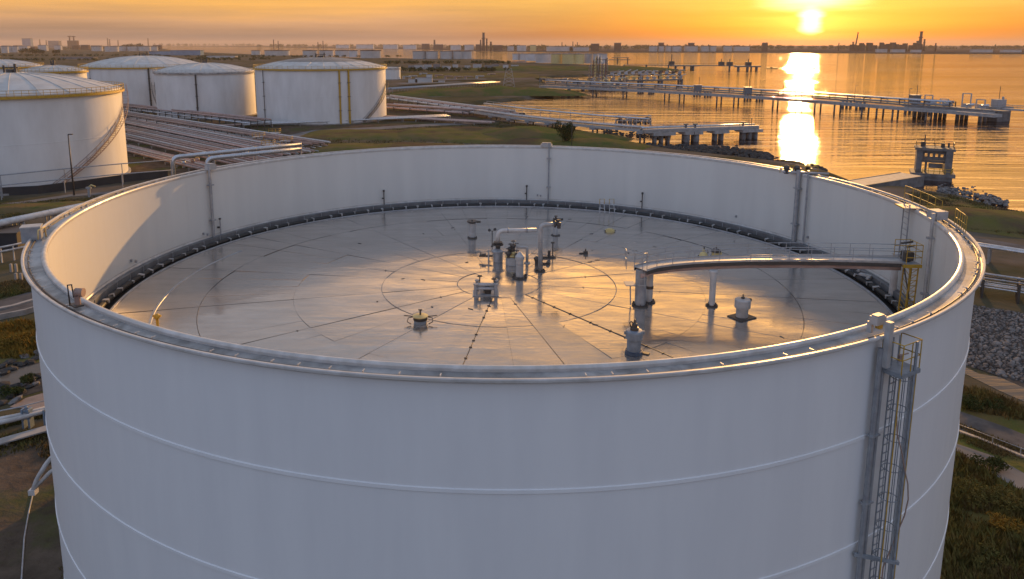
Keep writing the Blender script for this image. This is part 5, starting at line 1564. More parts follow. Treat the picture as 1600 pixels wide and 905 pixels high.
for p in rs:
    d = direction(jp, p)
    piece('pipe_frame', fr, t, p, (0, 0, math.atan2(d.y, d.x)))
part('handrail', railing(MB(), offset(jp, -3.2), 1.2, 6, .07, 2, 4), 'grey_steel', t)
for k, (px, py) in enumerate(((945, 142), (1005, 146), (1092, 150), (1172, 156), (1326, 168), (1425, 176))):
    c = P(px, py, WZ); c.z = 0
    d = direction(jp, c)
    for off_ in ((-2.4,) if k else (-1.6,)):
        s = Vector((-d.y, d.x, 0))
        for e in (-3.5, 3.5):
            piles(t, c + s * 3.4 + d * e, d, 3, 1, 2.8, JZ - .9, .6)
for px in (925, 975, 1042, 1065, 1122, 1145, 1210, 1250, 1278, 1305, 1352, 1378, 1400, 1455):
    p0 = min(resample(jp, 3), key=lambda p: abs(p.x / p.y - (px - 800 - PPX) / FPX / 1.0))
    d = direction(jp, p0)
    piles(t, Vector((p0.x, p0.y, 0)), d, 2, 1, 4, JZ - .8, .38, cap=False)
# platforms with equipment on the jetty
for px, py, lab in ((1090, 139, 'small hut with mast on the long jetty, left one'), (1168, 143, 'small hut with mast on the long jetty, second from the left'), (1429, 157, 'small pale hut on the long jetty, right of its middle')):
    p = P(px, py + 4, JZ + 1)
    h_ = thing('jetty_hut', lab, 'hut', p, 'huts on the long jetty')
    part('walls', MB().box(p + ZV * 1.6, (3.2, 3, 3.0)), 'shoe_grey', h_)
    part('roof', MB().box(p + ZV * 3.2, (3.8, 3.6, .25)), 'grey_steel', h_)
    part('mast', MB().cyl(p + Vector((.6, 0, 3.2)), .12, 4.0, 6), 'dark_iron', h_)
for k, px in enumerate((1225, 1252, 1330, 1420)):
    p = min(resample(offset(jp, -3), 3), key=lambda p: abs(p.x / p.y - (px - 800 - PPX) / FPX))
    lamp_post(p, 7.5, 'slim lamp mast standing on the long jetty, %s of four' % ORD[k], 1, .12)
# pier-head near the right
c = P(1480, 180, 0)
t = thing('pier_head', 'piled loading platform with white frames near the outer end of the long jetty', 'platform', c)
d = direction(jp, c)
s = Vector((-d.y, d.x, 0))
ctr = [c + d * x + s * 3 for x in (-15, 0, 15)]
part('deck', strip(MB(), offset(ctr, 5.5), offset(ctr, -5.5), 2.0, 2.9), 'concrete', t)
for e in (-12, -4, 4, 12):
    piles(t, c + d * e + s * 3, d, 3, 1, 3.6, 2.4, .7)
for k, (e, h_) in enumerate(((-9, 4.2), (-3, 3.0), (5, 5.6), (10, 3.6))):
    q_ = c + d * e + s * 3 + ZV * 2.9
    part('frame', MB().beam(q_ - d * 1.5, q_ - d * 1.5 + ZV * h_, .35, .35).beam(q_ + d * 1.5, q_ + d * 1.5 + ZV * h_, .35, .35).beam(q_ - d * 1.6 + ZV * h_, q_ + d * 1.6 + ZV * h_, .35, .35), 'light_steel', t)
    part('machine', MB().box(q_ + ZV * .9 + s, (2.2, 2.2, 1.8), k).tube([q_ + ZV * 1.2, q_ + d * 3 + ZV * 1.6], .5, 8), 'silver_pipe', t)
part('handrail', railing(MB(), [p + ZV * 2.9 for p in offset(ctr, -5.4)], 1.2, 3, .06), 'white_pipe', t)
p = P(1557, 189, WZ); p.z = 0
t = thing('mooring_dolphin', 'square concrete dolphin block at the outer end of the long jetty', 'dolphin', p)
part('block', MB().box(p + ZV * .2, (6.5, 5.5, 5), .3), 'dark_concrete', t)
part('cap', MB().box(p + ZV * 3.2, (7.6, 6.4, 1.4), .3), 'concrete', t)
part('bollard', MB().box(p + ZV * 5.2, (4.0, 3.0, 2.8), .3).cyl(p + Vector((1.5, 0, 6.4)), .4, 1.2, 8), 'grey_steel', t)
part('mast', MB().cyl(p + Vector((0, 0, 6.4)), .1, 5, 6), 'dark_iron', t)
q2 = [P(1568, 169, 3.6), P(1640, 174, 3.6), P(1720, 180, 3.6)]
t = thing('catwalk', 'thin railed catwalk running from the dolphin out of the right edge', 'catwalk', Vector((q2[0].x, q2[0].y, 0)))
part('deck', strip(MB(), offset(q2, .9), offset(q2, -.9), -.6, 0), 'grey_steel', t)
part('handrail', railing(MB(), offset(q2, -.9), 1.3, 2.5, .07), 'grey_steel', t)
part('handrail', railing(MB(), offset(q2, .9), 1.3, 2.5, .07), 'grey_steel', t)
piles(t, Vector((q2[-1].x, q2[-1].y, 0)), Vector((1, 0, 0)), 2, 1, 3, 3, .6)

# near jetty with trestle
NZ = 2.3
tp = [P(*p, NZ) for p in ((745, 174), (800, 182), (860, 189), (930, 196), (1004, 202))]
t = thing('trestle', 'railed pipe trestle running along the shore out to the short jetty', 'trestle', Vector((tp[0].x, tp[0].y, 0)))
part('deck', strip(MB(), offset(tp, 1.5), offset(tp, -1.5), -.7, 0), 'light_steel', t)
for o_, z, r, m in ((1.0, .5, .3, 'silver_pipe'), (.2, .5, .26, 'white_pipe'), (-.6, .45, .22, 'rust_pipe'), (3.2, 2.8, .26, 'silver_pipe'), (3.9, 2.8, .22, 'white_pipe')):
    part('pipe', MB().tube([p + ZV * z for p in offset(tp, o_)], r, 8), m, t)
part('handrail', railing(MB(), offset(tp, -1.5), 1.3, 2.4, .06), 'white_pipe', t)
part('handrail', railing(MB(), offset(tp, 4.4), 3.6, 4.2, .09, 2), 'grey_steel', t)
for p in resample(tp, 9)[1:]:
    piles(t, Vector((p.x, p.y, 0)), direction(tp, p), 2, 1, 2.6, NZ - .4, .28, 'dark_iron', capm='grey_steel')
p = P(985, 196, NZ)
t = thing('valve_station', 'tangle of looped pipes and valves at the root of the short jetty', 'valve station', p)
for k in range(7):
    q_ = p + Vector((-4.5 + k * 1.5, rnd.uniform(-1, 1.5), 0))
    part('loop_pipe', MB().tube(elbow([q_, q_ + ZV * rnd.uniform(1.6, 2.8), q_ + Vector((1.8, .4, 2.2)), q_ + Vector((1.8, .4, 0))], .5, 4), .22, 8), rnd.choice(['dark_iron', 'grey_steel', 'rust_pipe']), t)
    part('valve', MB().ball(q_ + Vector((.9, -.6, 1.0)), .5, 8).cyl(q_ + Vector((.9, -.6, 1.2)), .35, .7, 8), 'dark_iron', t)
part('guard_rail', railing(MB(), [p + Vector((-5, -1.6, 0)), p + Vector((6, -1.6, 0)), p + Vector((6, 2, 0))], 3.2, 2, .08, 2), 'white_pipe', t)
sp = [P(*p, NZ) for p in ((1004, 203), (1060, 201), (1120, 199), (1181, 196.5))]
t = thing('jetty', 'short concrete jetty on four pairs of stout piers ahead of the rim', 'jetty', Vector((sp[0].x, sp[0].y, 0)))
part('deck', strip(MB(), offset(sp, 2.0), offset(sp, -1.6), -.9, 0), 'concrete', t)
part('kerb', strip(MB(), offset(sp, -1.35), offset(sp, -1.65), .005, .3), 'light_steel', t)
part('handrail', railing(MB(), offset(sp[:-1] + [sp[-1].lerp(sp[-2], .25)], -1.5), 1.2, 3, .06), 'grey_steel', t)
part('handrail', railing(MB(), offset(sp[:-1] + [sp[-1].lerp(sp[-2], .25)], 1.9), 1.2, 3, .06), 'grey_steel', t)
part('pipe', MB().tube([p + ZV * .45 for p in offset(sp, .8)], .28, 8), 'silver_pipe', t)
for px, n, pr in ((1034, 3, .42), (1073, 1, .95), (1089, 1, .95), (1124, 2, .5), (1171, 3, .6)):
    q_ = min(resample(sp, .5), key=lambda p: abs(p.x / p.y - (px - 800 - PPX) / FPX))
    d = direction(sp, q_)
    pe = [q_ + d * (k - (n - 1) / 2) * 2.2 for k in range(n)]
    part('pile_cap', MB().beam(pe[0] - d * 1.4 - ZV * 1.3, pe[-1] + d * 1.4 - ZV * 1.3, 4.4, .85), 'concrete', t)
    for e in pe:
        for y in (-1.2, 1.2):
            part('pile', MB().tube([Vector((e.x, e.y + y, WZ - 2)), Vector((e.x, e.y + y, NZ - 1.6))], pr, 10), 'dark_concrete', t)
for px, lab in ((1073, 'dark bollard on the short jetty above its second pier'), (1089, 'dark bollard on the short jetty above its third pier'), (1164, 'dark twin bollard on the outer end of the short jetty'), (1176, 'thin navigation post at the very end of the short jetty')):
    q_ = min(resample(sp, .5), key=lambda p: abs(p.x / p.y - (px - 800 - PPX) / FPX))
    q_ = q_ + Vector((0, .3, 0))
    single('bollard', MB().cyl(q_, .3 if px != 1176 else .1, 1.1 if px != 1176 else 2.2, 8).box(q_ + ZV * (1.2 if px != 1176 else 2.2), (1.4 if px != 1176 else .5, .4, .3)), 'dark_iron', lab, 'bollard', q_)

# further jetties
def thin_jetty(label, pts, z, w, step, m='dark_concrete', rails=True):
    pts = [P(x, y, z) for x, y in pts]
    t = thing('jetty', label, 'jetty', Vector((pts[0].x, pts[0].y, 0)))
    part('deck', strip(MB(), offset(pts, w / 2), offset(pts, -w / 2), -1.0, 0), m, t)
    if rails:
        part('handrail', railing(MB(), offset(pts, -w / 2), 1.6, step / 2, .12, 1, 4), 'dark_iron', t)
    for p in resample(pts, step):
        piles(t, Vector((p.x, p.y, 0)), direction(pts, p), 2, 1, w * .6, z - .6, .55 + w * .05, cap=False)
    return t, pts
t, pts = thin_jetty('long thin far jetty beyond the grassy point, reaching right', [(975, 101), (1010, 101), (1080, 101.5), (1140, 102.2), (1174, 102.6)], 4.0, 5, 22)
for px in (1048, 1122, 1136, 1165):
    q_ = min(resample(pts, 3), key=lambda p: abs(p.x / p.y - (px - 800 - PPX) / FPX))
    part('mast', MB().box(q_ + ZV * 2, (6, 4, 4)).cyl(q_ + ZV * 3, .5, 9 if px == 1048 else 4, 6), 'dark_iron', t)
for px, w in ((1062, 40), (1160, 34)):
    q_ = min(resample(pts, 3), key=lambda p: abs(p.x / p.y - (px - 800 - PPX) / FPX))
    part('platform', MB().box(q_ + Vector((0, -8, -.8)), (w * .8, 7, 1.4)), 'dark_concrete', t)
    for e in (-10, 0, 10):
        piles(t, Vector((q_.x + e, q_.y - 8, 0)), Vector((1, 0, 0)), 2, 1, 4, 2.8, .8, cap=False)
t, pts = thin_jetty('middle jetty with clustered pipework, farther of the two beside the loading towers', [(945, 117), (1000, 115.5), (1062, 115)], 3.5, 6, 14)
for k in range(12):
    q_ = pts[0].lerp(pts[-1], k / 11)
    part('pipework', MB().tube([q_, q_ + ZV * rnd.uniform(1.5, 4), q_ + Vector((4, 0, rnd.uniform(1, 4)))], .35, 6).box(q_ + ZV * 1, (2.5, 2, 2)), rnd.choice(['dark_iron', 'grey_steel', 'light_steel']), t)
t, pts = thin_jetty('middle jetty with clustered pipework, nearer of the two beside the loading towers', [(925, 126), (1000, 124.5), (1063, 123)], 3.5, 6, 12)
for k in range(14):
    q_ = pts[0].lerp(pts[-1], k / 13)
    part('pipework', MB().tube([q_, q_ + ZV * rnd.uniform(1.5, 4), q_ + Vector((4, 0, rnd.uniform(1, 3.5)))], .3, 6).box(q_ + ZV * 1, (2.2, 2, 1.6)), rnd.choice(['dark_iron', 'grey_steel', 'light_steel', 'pale_yellow']), t)
thin_jetty('low pipe trestle from the grassy point to the loading towers', [(845, 122), (880, 123), (925, 126)], 2.5, 4, 12)
# loading towers
for k, (px, h, base) in enumerate(((921, 12, 131), (927, 15, 130), (931, 18, 131), (936, 17, 129), (941, 13, 131), (946, 16, 130))):
    p = P(px, base, 1.5)
    t = thing('loading_tower', 'slim lattice loading tower at the jetty root, %s of six' % ORD[k], 'tower', Vector((p.x, p.y, 1.5)), 'loading towers')
    for x, y in ((-.7, -.7), (.7, -.7), (0, .8)):
        part('leg', MB().beam(p + Vector((x, y, -3)), p + Vector((x * .6, y * .6, h)), .34, .34), rnd.choice(['pale_yellow', 'dark_iron', 'rust_pipe']), t)
    m = MB()
    for j in range(int(h / 2)):
        m.beam(p + Vector((-.7, -.7, j * 2)), p + Vector((.7, -.7, j * 2 + 2)), .2, .2).beam(p + Vector((-.7, -.7, j * 2)), p + Vector((.7, -.7, j * 2)), .2, .2)
    part('brace', m, 'dark_iron', t)
    part('arm', MB().tube([p + ZV * h, p + Vector((1.0, 0, h + 1.2)), p + Vector((1.4, 0, h * .45))], .25, 6), 'grey_steel', t)
p = P(933, 133, 1.5)
t = thing('loading_platform', 'cluttered pipe platform below the six loading towers', 'platform', Vector((p.x, p.y, 0)))
part('deck', MB().box(p + Vector((0, 0, 0)), (40, 14, .8)), 'dark_concrete', t)
for k in range(18):
    q_ = p + Vector((rnd.uniform(-19, 19), rnd.uniform(-6, 6), .4))
    part('pipework', MB().box(q_ + ZV * .9, (rnd.uniform(1, 3), 1.6, rnd.uniform(1, 2.2))).tube([q_, q_ + ZV * rnd.uniform(2, 4.5), q_ + Vector((rnd.uniform(-4, 4), 0, rnd.uniform(1.5, 4)))], .28, 6), rnd.choice(['rust_pipe', 'grey_steel', 'dark_iron', 'pale_yellow']), t)
for e in (-18, -9, 0, 9, 18):
    piles(t, Vector((p.x + e, p.y, 0)), Vector((1, 0, 0)), 3, 1, 5, 1.2, .5, cap=False)
for px, py, h, lab in ((960, 124, 7, 'short crane-like loading arm right of the loading towers'), (1004, 131, 8, 'tall thin loading arm on the long jetty near its root')):
    p = P(px, py, 2.5)
    t = thing('loading_crane', lab, 'loading arm', Vector((p.x, p.y, 0)))
    part('post', MB().beam(p - ZV * 2, p + ZV * h * .6, .5, .5), 'dark_iron', t)
    part('arm', MB().beam(p + ZV * h * .6, p + Vector((3.5, 0, h)), .35, .35).beam(p + ZV * h * .6, p + Vector((-2, 0, h * .8)), .35, .35), 'rust_pipe', t)
# frame building on the grassy point
p = P(960, 101, 0)
t = thing('pump_shelter', 'open framed shelter at the root of the far jetty', 'shelter', p)
for x in (-24, -10, 4, 18):
    part('post', MB().beam(p + Vector((x, 0, 0)), p + Vector((x, 0, 9)), 1.2, 1.2), 'dark_iron', t)
part('roof', MB().box(p + Vector((-3, 0, 6.5)), (48, 8, 1.0)).box(p + Vector((8, 0, 9.5)), (22, 8, .8)), 'dark_concrete', t)

# ------------------------------------------------------------------ water intake tower
p = P(1455, 279, WZ); p.z = 0
t = thing('intake_tower', 'old concrete water intake tower with dark openings standing in the water', 'tower', p)
z0, z1 = WZ - 2, 5.2
part('base_slab', MB().box(p + Vector((0, 0, -.45)), (8.2, 6.4, .7), .05), 'dark_concrete', t)  # dark concrete puts the tower's backlit shade into its colour
part('footing', MB().box(p + Vector((0, 0, -1.8)), (7.2, 5.6, 2.2), .05), 'dark_concrete', t)
part('left_pillar', MB().box(p + Vector((-2.75, -.2, 2.35)), (1.1, 5.0, 5.0), .05), 'dark_concrete', t)
part('right_wall', MB().box(p + Vector((2.7, -.2, 2.35)), (1.3, 5.0, 5.0), .05), 'dark_concrete', t)
part('back_beam', MB().box(p + Vector((0.3, 2.2, 4.3)), (5.0, .4, .9), .05), 'dark_concrete', t)
part('middle_beam', MB().box(p + Vector((.1, -1.4, 2.35)), (4.5, .5, .5), .05).box(p + Vector((.5, -1.2, 1.4)), (2.6, .3, 1.0), .05), 'dark_concrete', t)
wb = MB().box(p + Vector((0, -1.6, 4.45)), (4.4, .5, .8), .05).box(p + Vector((0, -1.6, 3.0)), (4.4, .5, .7), .05)
for k in range(5):
    wb.box(p + Vector((-1.95 + k * .98, -1.6 - .05 + k * .049, 3.7)), (.46, .48, .72), .05)
part('pierced_wall', wb, 'dark_concrete', t)
part('inner_post', MB().box(p + Vector((-1.3, -1.2, 1.3)), (.4, .5, 2.8), .05), 'dark_concrete', t)
part('roof_slab', MB().box(p + Vector((0, -.1, 5.05)), (7.4, 5.6, .5), .05), 'dark_concrete', t)
part('roof_rail', railing(MB(), [p + Vector(v) for v in ((-3.5, -2.7, 5.3), (3.5, -2.5, 5.3), (3.5, 2.4, 5.3), (-3.5, 2.3, 5.3), (-3.5, -2.7, 5.3))], 1.1, 1.6, .05), 'dark_iron', t)
part('roof_machine', MB().box(p + Vector((-2.2, 0, 5.8)), (.8, .8, 1.1)).cyl(p + Vector((-1.9, 0, 5.3)), .12, 2.6, 6).box(p + Vector((1.5, 0, 5.7)), (.7, .7, 1.0)).cyl(p + Vector((2.6, .5, 5.3)), .2, 1.0, 8), 'dark_iron', t)
part('yellow_rail', railing(MB(), [p + Vector(v) for v in ((-1.8, -3.0, -.1), (3.4, -2.8, -.1), (3.8, .5, -.1))], 1.1, 1.0, .06, 2), 'yellow_paint', t)
t.rotation_euler = (0, 0, -.52)
rp = [P(1335, 288, .3), P(1390, 279, .4), P(1428, 273, .5)]
t = thing('ramp_jetty', 'flat weathered concrete ramp leading from shore to the intake tower', 'ramp', Vector((rp[0].x, rp[0].y, 0)))
part('deck', strip(MB(), offset(rp, 2.8), offset(rp, -1.8), -.5, 0), 'concrete', t)
part('side_wall', strip(MB(), offset(rp, -1.85), offset(rp, -2.2), -3, .1), 'dark_concrete', t)
part('side_wall', strip(MB(), offset(rp, 2.85), offset(rp, 3.1), -3, .08), 'dark_concrete', t)
# lattice pylon
p = P(795, 136)
t = thing('lattice_pylon', 'pale lattice mast on the grass near the far shore', 'pylon', p)
for x, y in ((-1.6, -1.6), (1.6, -1.6), (-1.6, 1.6), (1.6, 1.6)):
    part('leg', MB().beam(p + Vector((x * 2.4, y * 2, 0)), p + Vector((x, y, 12)), .12, .12), 'light_steel', t)
m = MB()
for k in range(5):
    w0, w1 = 3.8 - k * .45, 3.8 - (k + 1) * .45
    for y in (-1.8, 1.8):
        m.beam(p + Vector((-w0, y, k * 2.4)), p + Vector((w1, y, k * 2.4 + 2.4)), .07, .07).beam(p + Vector((w0, y, k * 2.4)), p + Vector((-w1, y, k * 2.4 + 2.4)), .07, .07)
part('brace', m, 'light_steel', t)
# parked van by the trestle
p = P(815, 185.5)
t = thing('parked_van', 'dark van parked on the grass by the trestle', 'van', p)
part('body', MB().box(p + ZV * 1.0, (5.2, 2.1, 1.0), -.25).box(p + Vector((-.3, 0, 1.85)), (4.0, 1.9, .8), -.25, .88), 'car_paint', t)
part('windows', MB().box(p + Vector((-.3, -.05, 1.86)), (3.4, 1.96, .42), -.25), 'car_glass', t)
for x in (-1.6, 1.6):
    for y in (-.95, .95):
        part('wheel', MB().tube([p + Vector((x - y * -.25, y - .12 - x * .25, .38)), p + Vector((x - y * -.25 + .05, y + .12 - x * .25, .38))], .38, 12), 'tyre', t)

# ================================================================== far tanks, works and skyline
def far_tank(px, base, wpx, top, m, label, group, roofm='far_grey'):
    g = P(px, base)
    dpt = math.hypot(g.y, CAM_H)
    r = wpx / 2 * dpt / FPX
    h = CAM_H * (base - top) / (base - 69.7)
    t = thing('storage_tank', label, 'storage tank', g, group)
    part('shell', MB().lathe(g.x, g.y + r, [(r, 0), (r, h)], 28), m, t)
    part('roof', MB().lathe(g.x, g.y + r, [(r * 1.01, h), (r * .6, h * 1.05), (0, h * 1.09)], 28), roofm, t)
    part('rim_rail', MB().lathe(g.x, g.y + r, [(r * 1.03, h * .97), (r * 1.03, h * 1.05)], 28), roofm, t)
for k, (px, w) in enumerate(((654, 20), (674, 20), (697, 20), (716, 17), (729, 16))):
    far_tank(px, 92.3, w, 80.6, 'far_white', '%s in the row of five white tanks by the strait' % ORD[k], 'row of five white tanks by the strait')
for k, (px, w, b) in enumerate(((398, 14, 86), (428, 38, 87), (482, 22, 89), (508, 22, 88.5), (533, 22, 89), (551, 14, 89.5), (577, 32, 91))):
    far_tank(px, b, w, 79.2, 'far_white', '%s in the distant tank row beyond the darkened cone roof tank' % ORD[k], 'distant tank row', 'far_brown')
for k, (px, w, m, b) in enumerate(((806, 10, 'far_white', 94), (817, 12, 'far_white', 94), (831, 20, 'far_white', 95.5), (851, 26, 'far_white', 98.5), (872, 20, 'pale_yellow', 99.5), (890, 22, 'pale_yellow', 100), (905, 18, 'pale_yellow', 100), (919, 16, 'far_white', 99.5), (939, 22, 'far_white', 100))):
    far_tank(px, b, w, 84.5, m, '%s in the pale and yellow tank group behind the grassy point' % ORD[k], 'tank group behind the grassy point')
for k, (px, w) in enumerate(((1022, 13), (1034, 9), (1045, 9), (1058, 17), (1082, 21), (1103, 13), (1115, 11), (1139, 13))):
    far_tank(px, 80.8, w, 72.2, 'far_white', '%s in the hazy tank row on the far shore' % ORD[k], 'hazy tank row on the far shore', 'far_brown')
for k, (px, b, w) in enumerate(((5, 83, 10), (14, 82, 9), (22, 82, 8), (148, 80, 16), (170, 81, 20), (187, 80, 16), (205, 80, 18), (222, 80, 18), (238, 79.5, 12))):
    far_tank(px, b, w, 72.8, 'far_white', '%s of the low pale tanks in the hazy works at top left' % ORD[k], 'pale tanks in the hazy works')
def block(name, label, cat, px, base, wpx, top, m, deep=.5, group=None, roofm='far_grey'):
    g = P(px, base)
    dpt = math.hypot(g.y, CAM_H)
    w = wpx * dpt / FPX
    h = CAM_H * (base - top) / (base - 69.7)
    t = thing(name, label, cat, g, group)
    part('walls', MB().box((g.x, g.y + w * deep / 2, h / 2), (w, w * deep, h)), m, t)
    part('roof', MB().box((g.x, g.y + w * deep / 2, h + h * .03), (w * 1.03, w * deep * 1.03, h * .08)), roofm, t)
    return t, g, w, h, dpt
block('warehouse', 'long blue-roofed warehouse by the left water', 'warehouse', 290, 86.5, 46, 79, 'far_blue', .3)
block('warehouse', 'low blue shed left of the long warehouse', 'warehouse', 250, 86, 34, 80.5, 'far_blue', .3)
block('warehouse', 'low pale shed at the far left beyond the domed tanks', 'warehouse', 120, 92, 50, 89.5, 'far_grey', .3)
block('warehouse', 'low white shed before the left water strip', 'warehouse', 345, 90.5, 44, 87.5, 'far_white', .3)
t, g, w, h, dpt = block('block_tower', 'boxy brown block with twin cranes on the hazy left skyline', 'building', 113, 75, 14, 64, 'far_brown', .5)
part('crane', MB().beam((g.x - w * .2, g.y, h), (g.x - w * .2, g.y, h * 1.7), w * .1, w * .1).beam((g.x - w * .4, g.y, h * 1.65), (g.x, g.y, h * 1.65), w * .08, w * .08), 'far_brown', t)
part('crane', MB().beam((g.x + w * .25, g.y, h), (g.x + w * .25, g.y, h * 1.7), w * .1, w * .1).beam((g.x + w * .05, g.y, h * 1.62), (g.x + w * .45, g.y, h * 1.62), w * .08, w * .08), 'far_brown', t)
block('hall', 'pale sloping hall on the hazy left skyline', 'building', 42, 74.5, 13, 61, 'far_blue', .5)
block('hall', 'long low hall on the left skyline right of the sloping hall', 'building', 84, 74.5, 16, 64.5, 'far_grey', .5)
# stacks and columns on the skyline
def stack(px, base, top, wpx, m, label, lean=0, rings=True):
    g = P(px, base)
    dpt = math.hypot(g.y, CAM_H)
    h = CAM_H - (top - 69.7) * dpt / FPX
    r = wpx / 2 * dpt / FPX
    t = thing('chimney', label, 'chimney', g)
    part('shaft', MB().tube([g, g + Vector((lean * dpt / FPX, 0, h))], [r * 1.15, r * .85], 12), m, t)
    if rings:
        part('platform_ring', MB().cyl(g + Vector((lean * dpt / FPX * .7, 0, h * .7)), r * 1.5, r * .5, 12).cyl(g + Vector((lean * dpt / FPX, 0, h)), r * 1.2, r * .4, 12), 'far_brown', t)
    return t
stack(755.5, 80, 52.5, 4.0, 'far_brown', 'tallest distillation column of the refinery on the far shore')
stack(751, 80, 63, 2.2, 'far_brown', 'slim column just left of the tallest distillation column')
stack(760.5, 80, 61, 2.4, 'far_brown', 'slim column just right of the tallest distillation column')
stack(767, 80, 66, 3.0, 'far_brown', 'stout short column right of the tallest distillation column')
stack(1335.5, 79, 51.5, 2.0, 'far_brown', 'thin leaning chimney right of the sun on the far shore', 3)
stack(1332, 80, 66, 2.6, 'far_brown', 'short stack beside the thin leaning chimney')
stack(1436, 80, 50.8, 4.4, 'far_brown', 'tall thick chimney tower of the hazy plant at right', 1)
stack(1443, 80, 62, 2.6, 'far_brown', 'short column right of the tall thick chimney tower')
stack(1433, 80, 65, 4.5, 'far_brown', 'stout column left of the tall thick chimney tower')
stack(1310, 80, 67.5, 1.4, 'far_brown', 'small stack on the far shore right of the sun path')
stack(1461, 81, 68, 2.2, 'far_brown', 'small stack right of the tall thick chimney tower')
for k, px in enumerate((49, 63, 73, 169, 172, 185, 232)):
    stack(px, 73, 60 + (k % 3) * 1.5, 1.8, 'far_brown', 'slim hazy stack on the left skyline, %s of seven' % ORD[k], rings=False)
for k, px in enumerate((428, 435, 497, 505, 679, 878, 895, 902)):
    stack(px, 76, (62, 64, 66, 64, 62.5, 66, 65, 66)[k], 1.5 if k != 4 else 3, 'far_brown', 'tiny stack on the central skyline, %s of eight' % ORD[k], rings=False)
r_ = random.Random(5)
t = thing('refinery', 'hazy refinery block with jagged roofline right of the sun', 'refinery', P(1385, 81))
for k in range(26):
    px = 1338 + k * 4.0 + r_.uniform(-1, 1)
    g = P(px, 80.5)
    dpt = math.hypot(g.y, CAM_H)
    h = CAM_H - (r_.uniform(66.3, 71.0) - 69.7) * dpt / FPX
    w = r_.uniform(4, 7) * dpt / FPX
    part('block', MB().box((g.x, g.y + r_.uniform(0, 40), h / 2), (w, w * .8, h)), 'far_brown', t)
for k, (px, w, top) in enumerate(((1378, 16, 77.0), (1404, 20, 77.4), (1432, 15, 78), (1536, 30, 77.5), (1582, 28, 78))):
    block('warehouse', 'pale low shed on the right far shore, %s of five' % ORD[k], 'warehouse', px, 82.2, w, top, 'far_white', .3, 'sheds on the right far shore')
for k, (px, w, top, m) in enumerate(((875, 40, 73, 'far_white'), (815, 14, 71.5, 'far_white'), (833, 9, 71, 'pale_yellow'), (905, 30, 74, 'far_white'), (930, 12, 69, 'far_brown'), (965, 10, 67.8, 'far_brown'), (1033, 8, 67.6, 'far_brown'), (1080, 9, 67.8, 'far_brown'), (1195, 8, 67.5, 'far_brown'), (1160, 22, 73, 'far_white'))):
    block('works_building', 'hazy works building on the central far shore, %s of ten' % ORD[k], 'building', px, 80.3, w, top, m, .4, 'works on the central far shore')
for k, (px, w, top, m) in enumerate(((535, 20, 70.5, 'far_white'), (570, 26, 70, 'far_white'), (610, 22, 70.2, 'far_white'), (640, 20, 70.6, 'far_white'), (665, 12, 69, 'far_brown'), (685, 14, 70, 'far_brown'), (712, 16, 71, 'far_white'), (733, 14, 70.5, 'far_white'), (748, 9, 70, 'far_brown'), (778, 14, 71, 'far_brown'), (798, 10, 72.5, 'far_white'))):
    block('works_building', 'hazy works building by the refinery, %s of eleven' % ORD[k], 'building', px, 75.5 + (px - 535) * .016, w, top, m, .4, 'works by the refinery')
for k in range(16):
    px = 8 + k * 15.5
    block('works_building', 'hazy low works building at far left, %s of sixteen' % ORD[k], 'building', px + r_.uniform(-5, 5), r_.uniform(75, 80), r_.uniform(7, 16), r_.uniform(70.5, 73.5), r_.choice(['far_white', 'far_grey', 'far_brown', 'far_white']), .5, 'low works at far left')
for k in range(12):
    px = 640 + k * 15
    block('works_building', 'small pale plant building on the far field, %s of twelve' % ORD[k], 'building', px + r_.uniform(-4, 4), r_.uniform(105, 110), r_.uniform(6, 14), r_.uniform(100.5, 103.5), r_.choice(['far_white', 'light_steel', 'far_grey']), .5, 'plant on the far field')
for k, (px, w, top) in enumerate(((662, 26, 122), (671, 9, 117), (645, 14, 124), (690, 10, 126))):
    block('pump_house', ('wide pale pump house on the field right of the tanks', 'tall small white pump house on the field right of the tanks', 'low pump house left of the wide one on the field', 'low shed right of the wide pump house on the field')[k], 'pump house', px, 129.5 if px != 671 else 129, w, top, 'far_white', .4)
for k in range(10):
    px = 610 + k * 17 + r_.uniform(-4, 4)
    p = P(px, r_.uniform(118, 124))
    single('field_valve', MB().cyl(p, 1.2, 2.5, 8).tube([p + ZV * 2, p + Vector((6, 0, 2))], .5, 6), r_.choice(['light_steel', 'rust_pipe', 'grey_steel']), 'small pipe fitting on the field right of the tanks, %s of ten' % ORD[k], 'pipe fitting', p, 'pipe fittings on the field')
# wooded strips far away
def wood(name, px0, px1, base, top, m, n, seed, leaf):
    r = random.Random(seed)
    mb = MB()
    for k in range(n):
        px = px0 + (px1 - px0) * r.random()
        g = P(px, base + r.uniform(-.3, .3))
        dpt = math.hypot(g.y, CAM_H)
        h = CAM_H - (top + r.uniform(0, 1.2) - 69.7) * dpt / FPX
        h = max(h, 5)
        leaf_cloud(mb, g + ZV * h * .5, h * .8, h * .8, h * .5, 26, h * .28, r)
    return part(name, mb, m, kind='stuff')
wood('treeline', 0, 240, 77, 72.2, 'leaf_dark', 60, 2, 1)
wood('treeline', 240, 400, 72.0, 67.6, 'leaf_dark', 40, 3, 1)
wood('treeline', 400, 700, 73.5, 68.5, 'leaf_dark', 90, 4, 1)
wood('treeline', 700, 1240, 77, 69.6, 'leaf_dark', 150, 5, 1)
wood('treeline', 1240, 1620, 77, 70.2, 'leaf_dark', 120, 6, 1)
wood('scrub_belt', 0, 250, 88, 85.5, 'leaf_dark', 70, 18, 1)
wood('scrub_belt', 0, 420, 95, 92.8, 'leaf_dark', 70, 19, 1)
wood('scrub_belt', 250, 640, 89.5, 87.6, 'leaf_dark', 70, 20, 1)
wood('scrub_belt', 600, 800, 112, 110.5, 'leaf_dark', 40, 21, 1)
wood('scrub_belt', 600, 800, 100, 97.5, 'leaf_dark', 60, 8, 1)
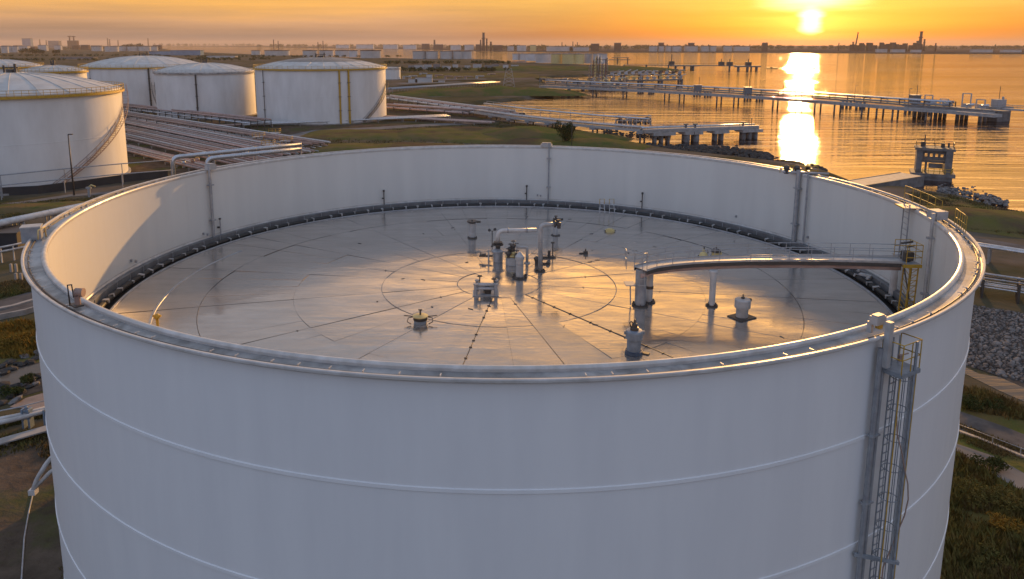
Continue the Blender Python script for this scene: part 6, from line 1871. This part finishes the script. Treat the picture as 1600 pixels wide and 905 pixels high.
wood('scrub_belt', 300, 420, 93, 90.5, 'leaf_dark', 30, 9, 1)
for k, (px, w, top) in enumerate(((48, 34, 73.5), (88, 12, 76), (213, 24, 66.5), (195, 12, 68), (60, 20, 75.5))):
    g = P(px, 85 if top > 72 else 78)
    dpt = math.hypot(g.y, CAM_H)
    h = CAM_H - (top - 69.7) * dpt / FPX
    wd = w * dpt / FPX
    r2_ = random.Random(k + 40)
    t = thing('tree_clump', ('wide dark tree clump at the far left', 'small dark tree right of the wide clump at far left', 'dark wooded knoll on the left skyline', 'small dark tree left of the wooded knoll', 'round dark tree merging with the wide clump at far left')[k], 'trees', g)
    cr, st = MB(), MB()
    for j in range(6):
        q_ = g + Vector((wd * (-.4 + .16 * j), 0, h * r2_.uniform(.4, .6)))
        leaf_cloud(cr, q_, wd * .16, wd * .16, h * .4, 110, h * .1, r2_)
        st.beam(Vector((q_.x, q_.y, 0)), q_, h * .05, h * .05)
    part('trunk', st, 'bark', t)
    part('crown', cr, 'leaf_dark', t)
# boats
for k, (px, py, l, lab) in enumerate(((1264, 107.6, 22, 'long dark barge lying in the sun path'), (1207, 106.8, 18, 'small dark workboat left of the barge in the sun path'), (1226, 107, 4, 'tiny dark launch between workboat and barge'),
                                      (1395, 84.5, 10, 'small boat moored before the hazy plant'), (1433, 84.6, 8, 'small pale boat moored below the tall thick chimney tower'), (1569, 98.5, 3, 'tiny boat far out on the water at right'))):
    p = P(px, py, WZ)
    dpt = p.y
    L_ = l * dpt / FPX
    t = thing('barge' if k == 0 else 'boat', lab, 'boat', p)
    w = L_ * .14
    hull = [(-L_ / 2, -w), (L_ * .42, -w), (L_ / 2, 0), (L_ * .42, w), (-L_ / 2, w)]
    part('hull', MB().prism([(p.x + x, p.y + y) for x, y in hull], WZ - .3, WZ + L_ * .045), 'dark_iron', t)
    part('cabin', MB().box(p + Vector((L_ * .3 if k == 0 else -L_ * .1, 0, L_ * .075)), (L_ * .14, w * 1.2, L_ * .06)).cyl(p + Vector((-L_ * .1, 0, L_ * .04)), L_ * .01, L_ * .1, 6), 'far_brown' if k != 4 else 'far_white', t)
# haze of the evening air over land and water
HAZE = 0.00005
if HAZE:
    hz = bpy.data.materials.new('haze_air')
    hz.use_nodes = True
    ht = hz.node_tree
    ht.nodes.clear()
    pv = nd(ht, 'ShaderNodeVolumePrincipled', i_Density=HAZE, i_Anisotropy=0.1)
    pv.inputs['Color'].default_value = (.95, .78, .64, 1)
    ho = nd(ht, 'ShaderNodeOutputMaterial')
    ht.links.new(pv.outputs[0], ho.inputs['Volume'])
    M['haze_air'] = hz
    part('haze', MB().box((0, 0, 58), (45000, 45000, 134)), 'haze_air', kind='stuff')
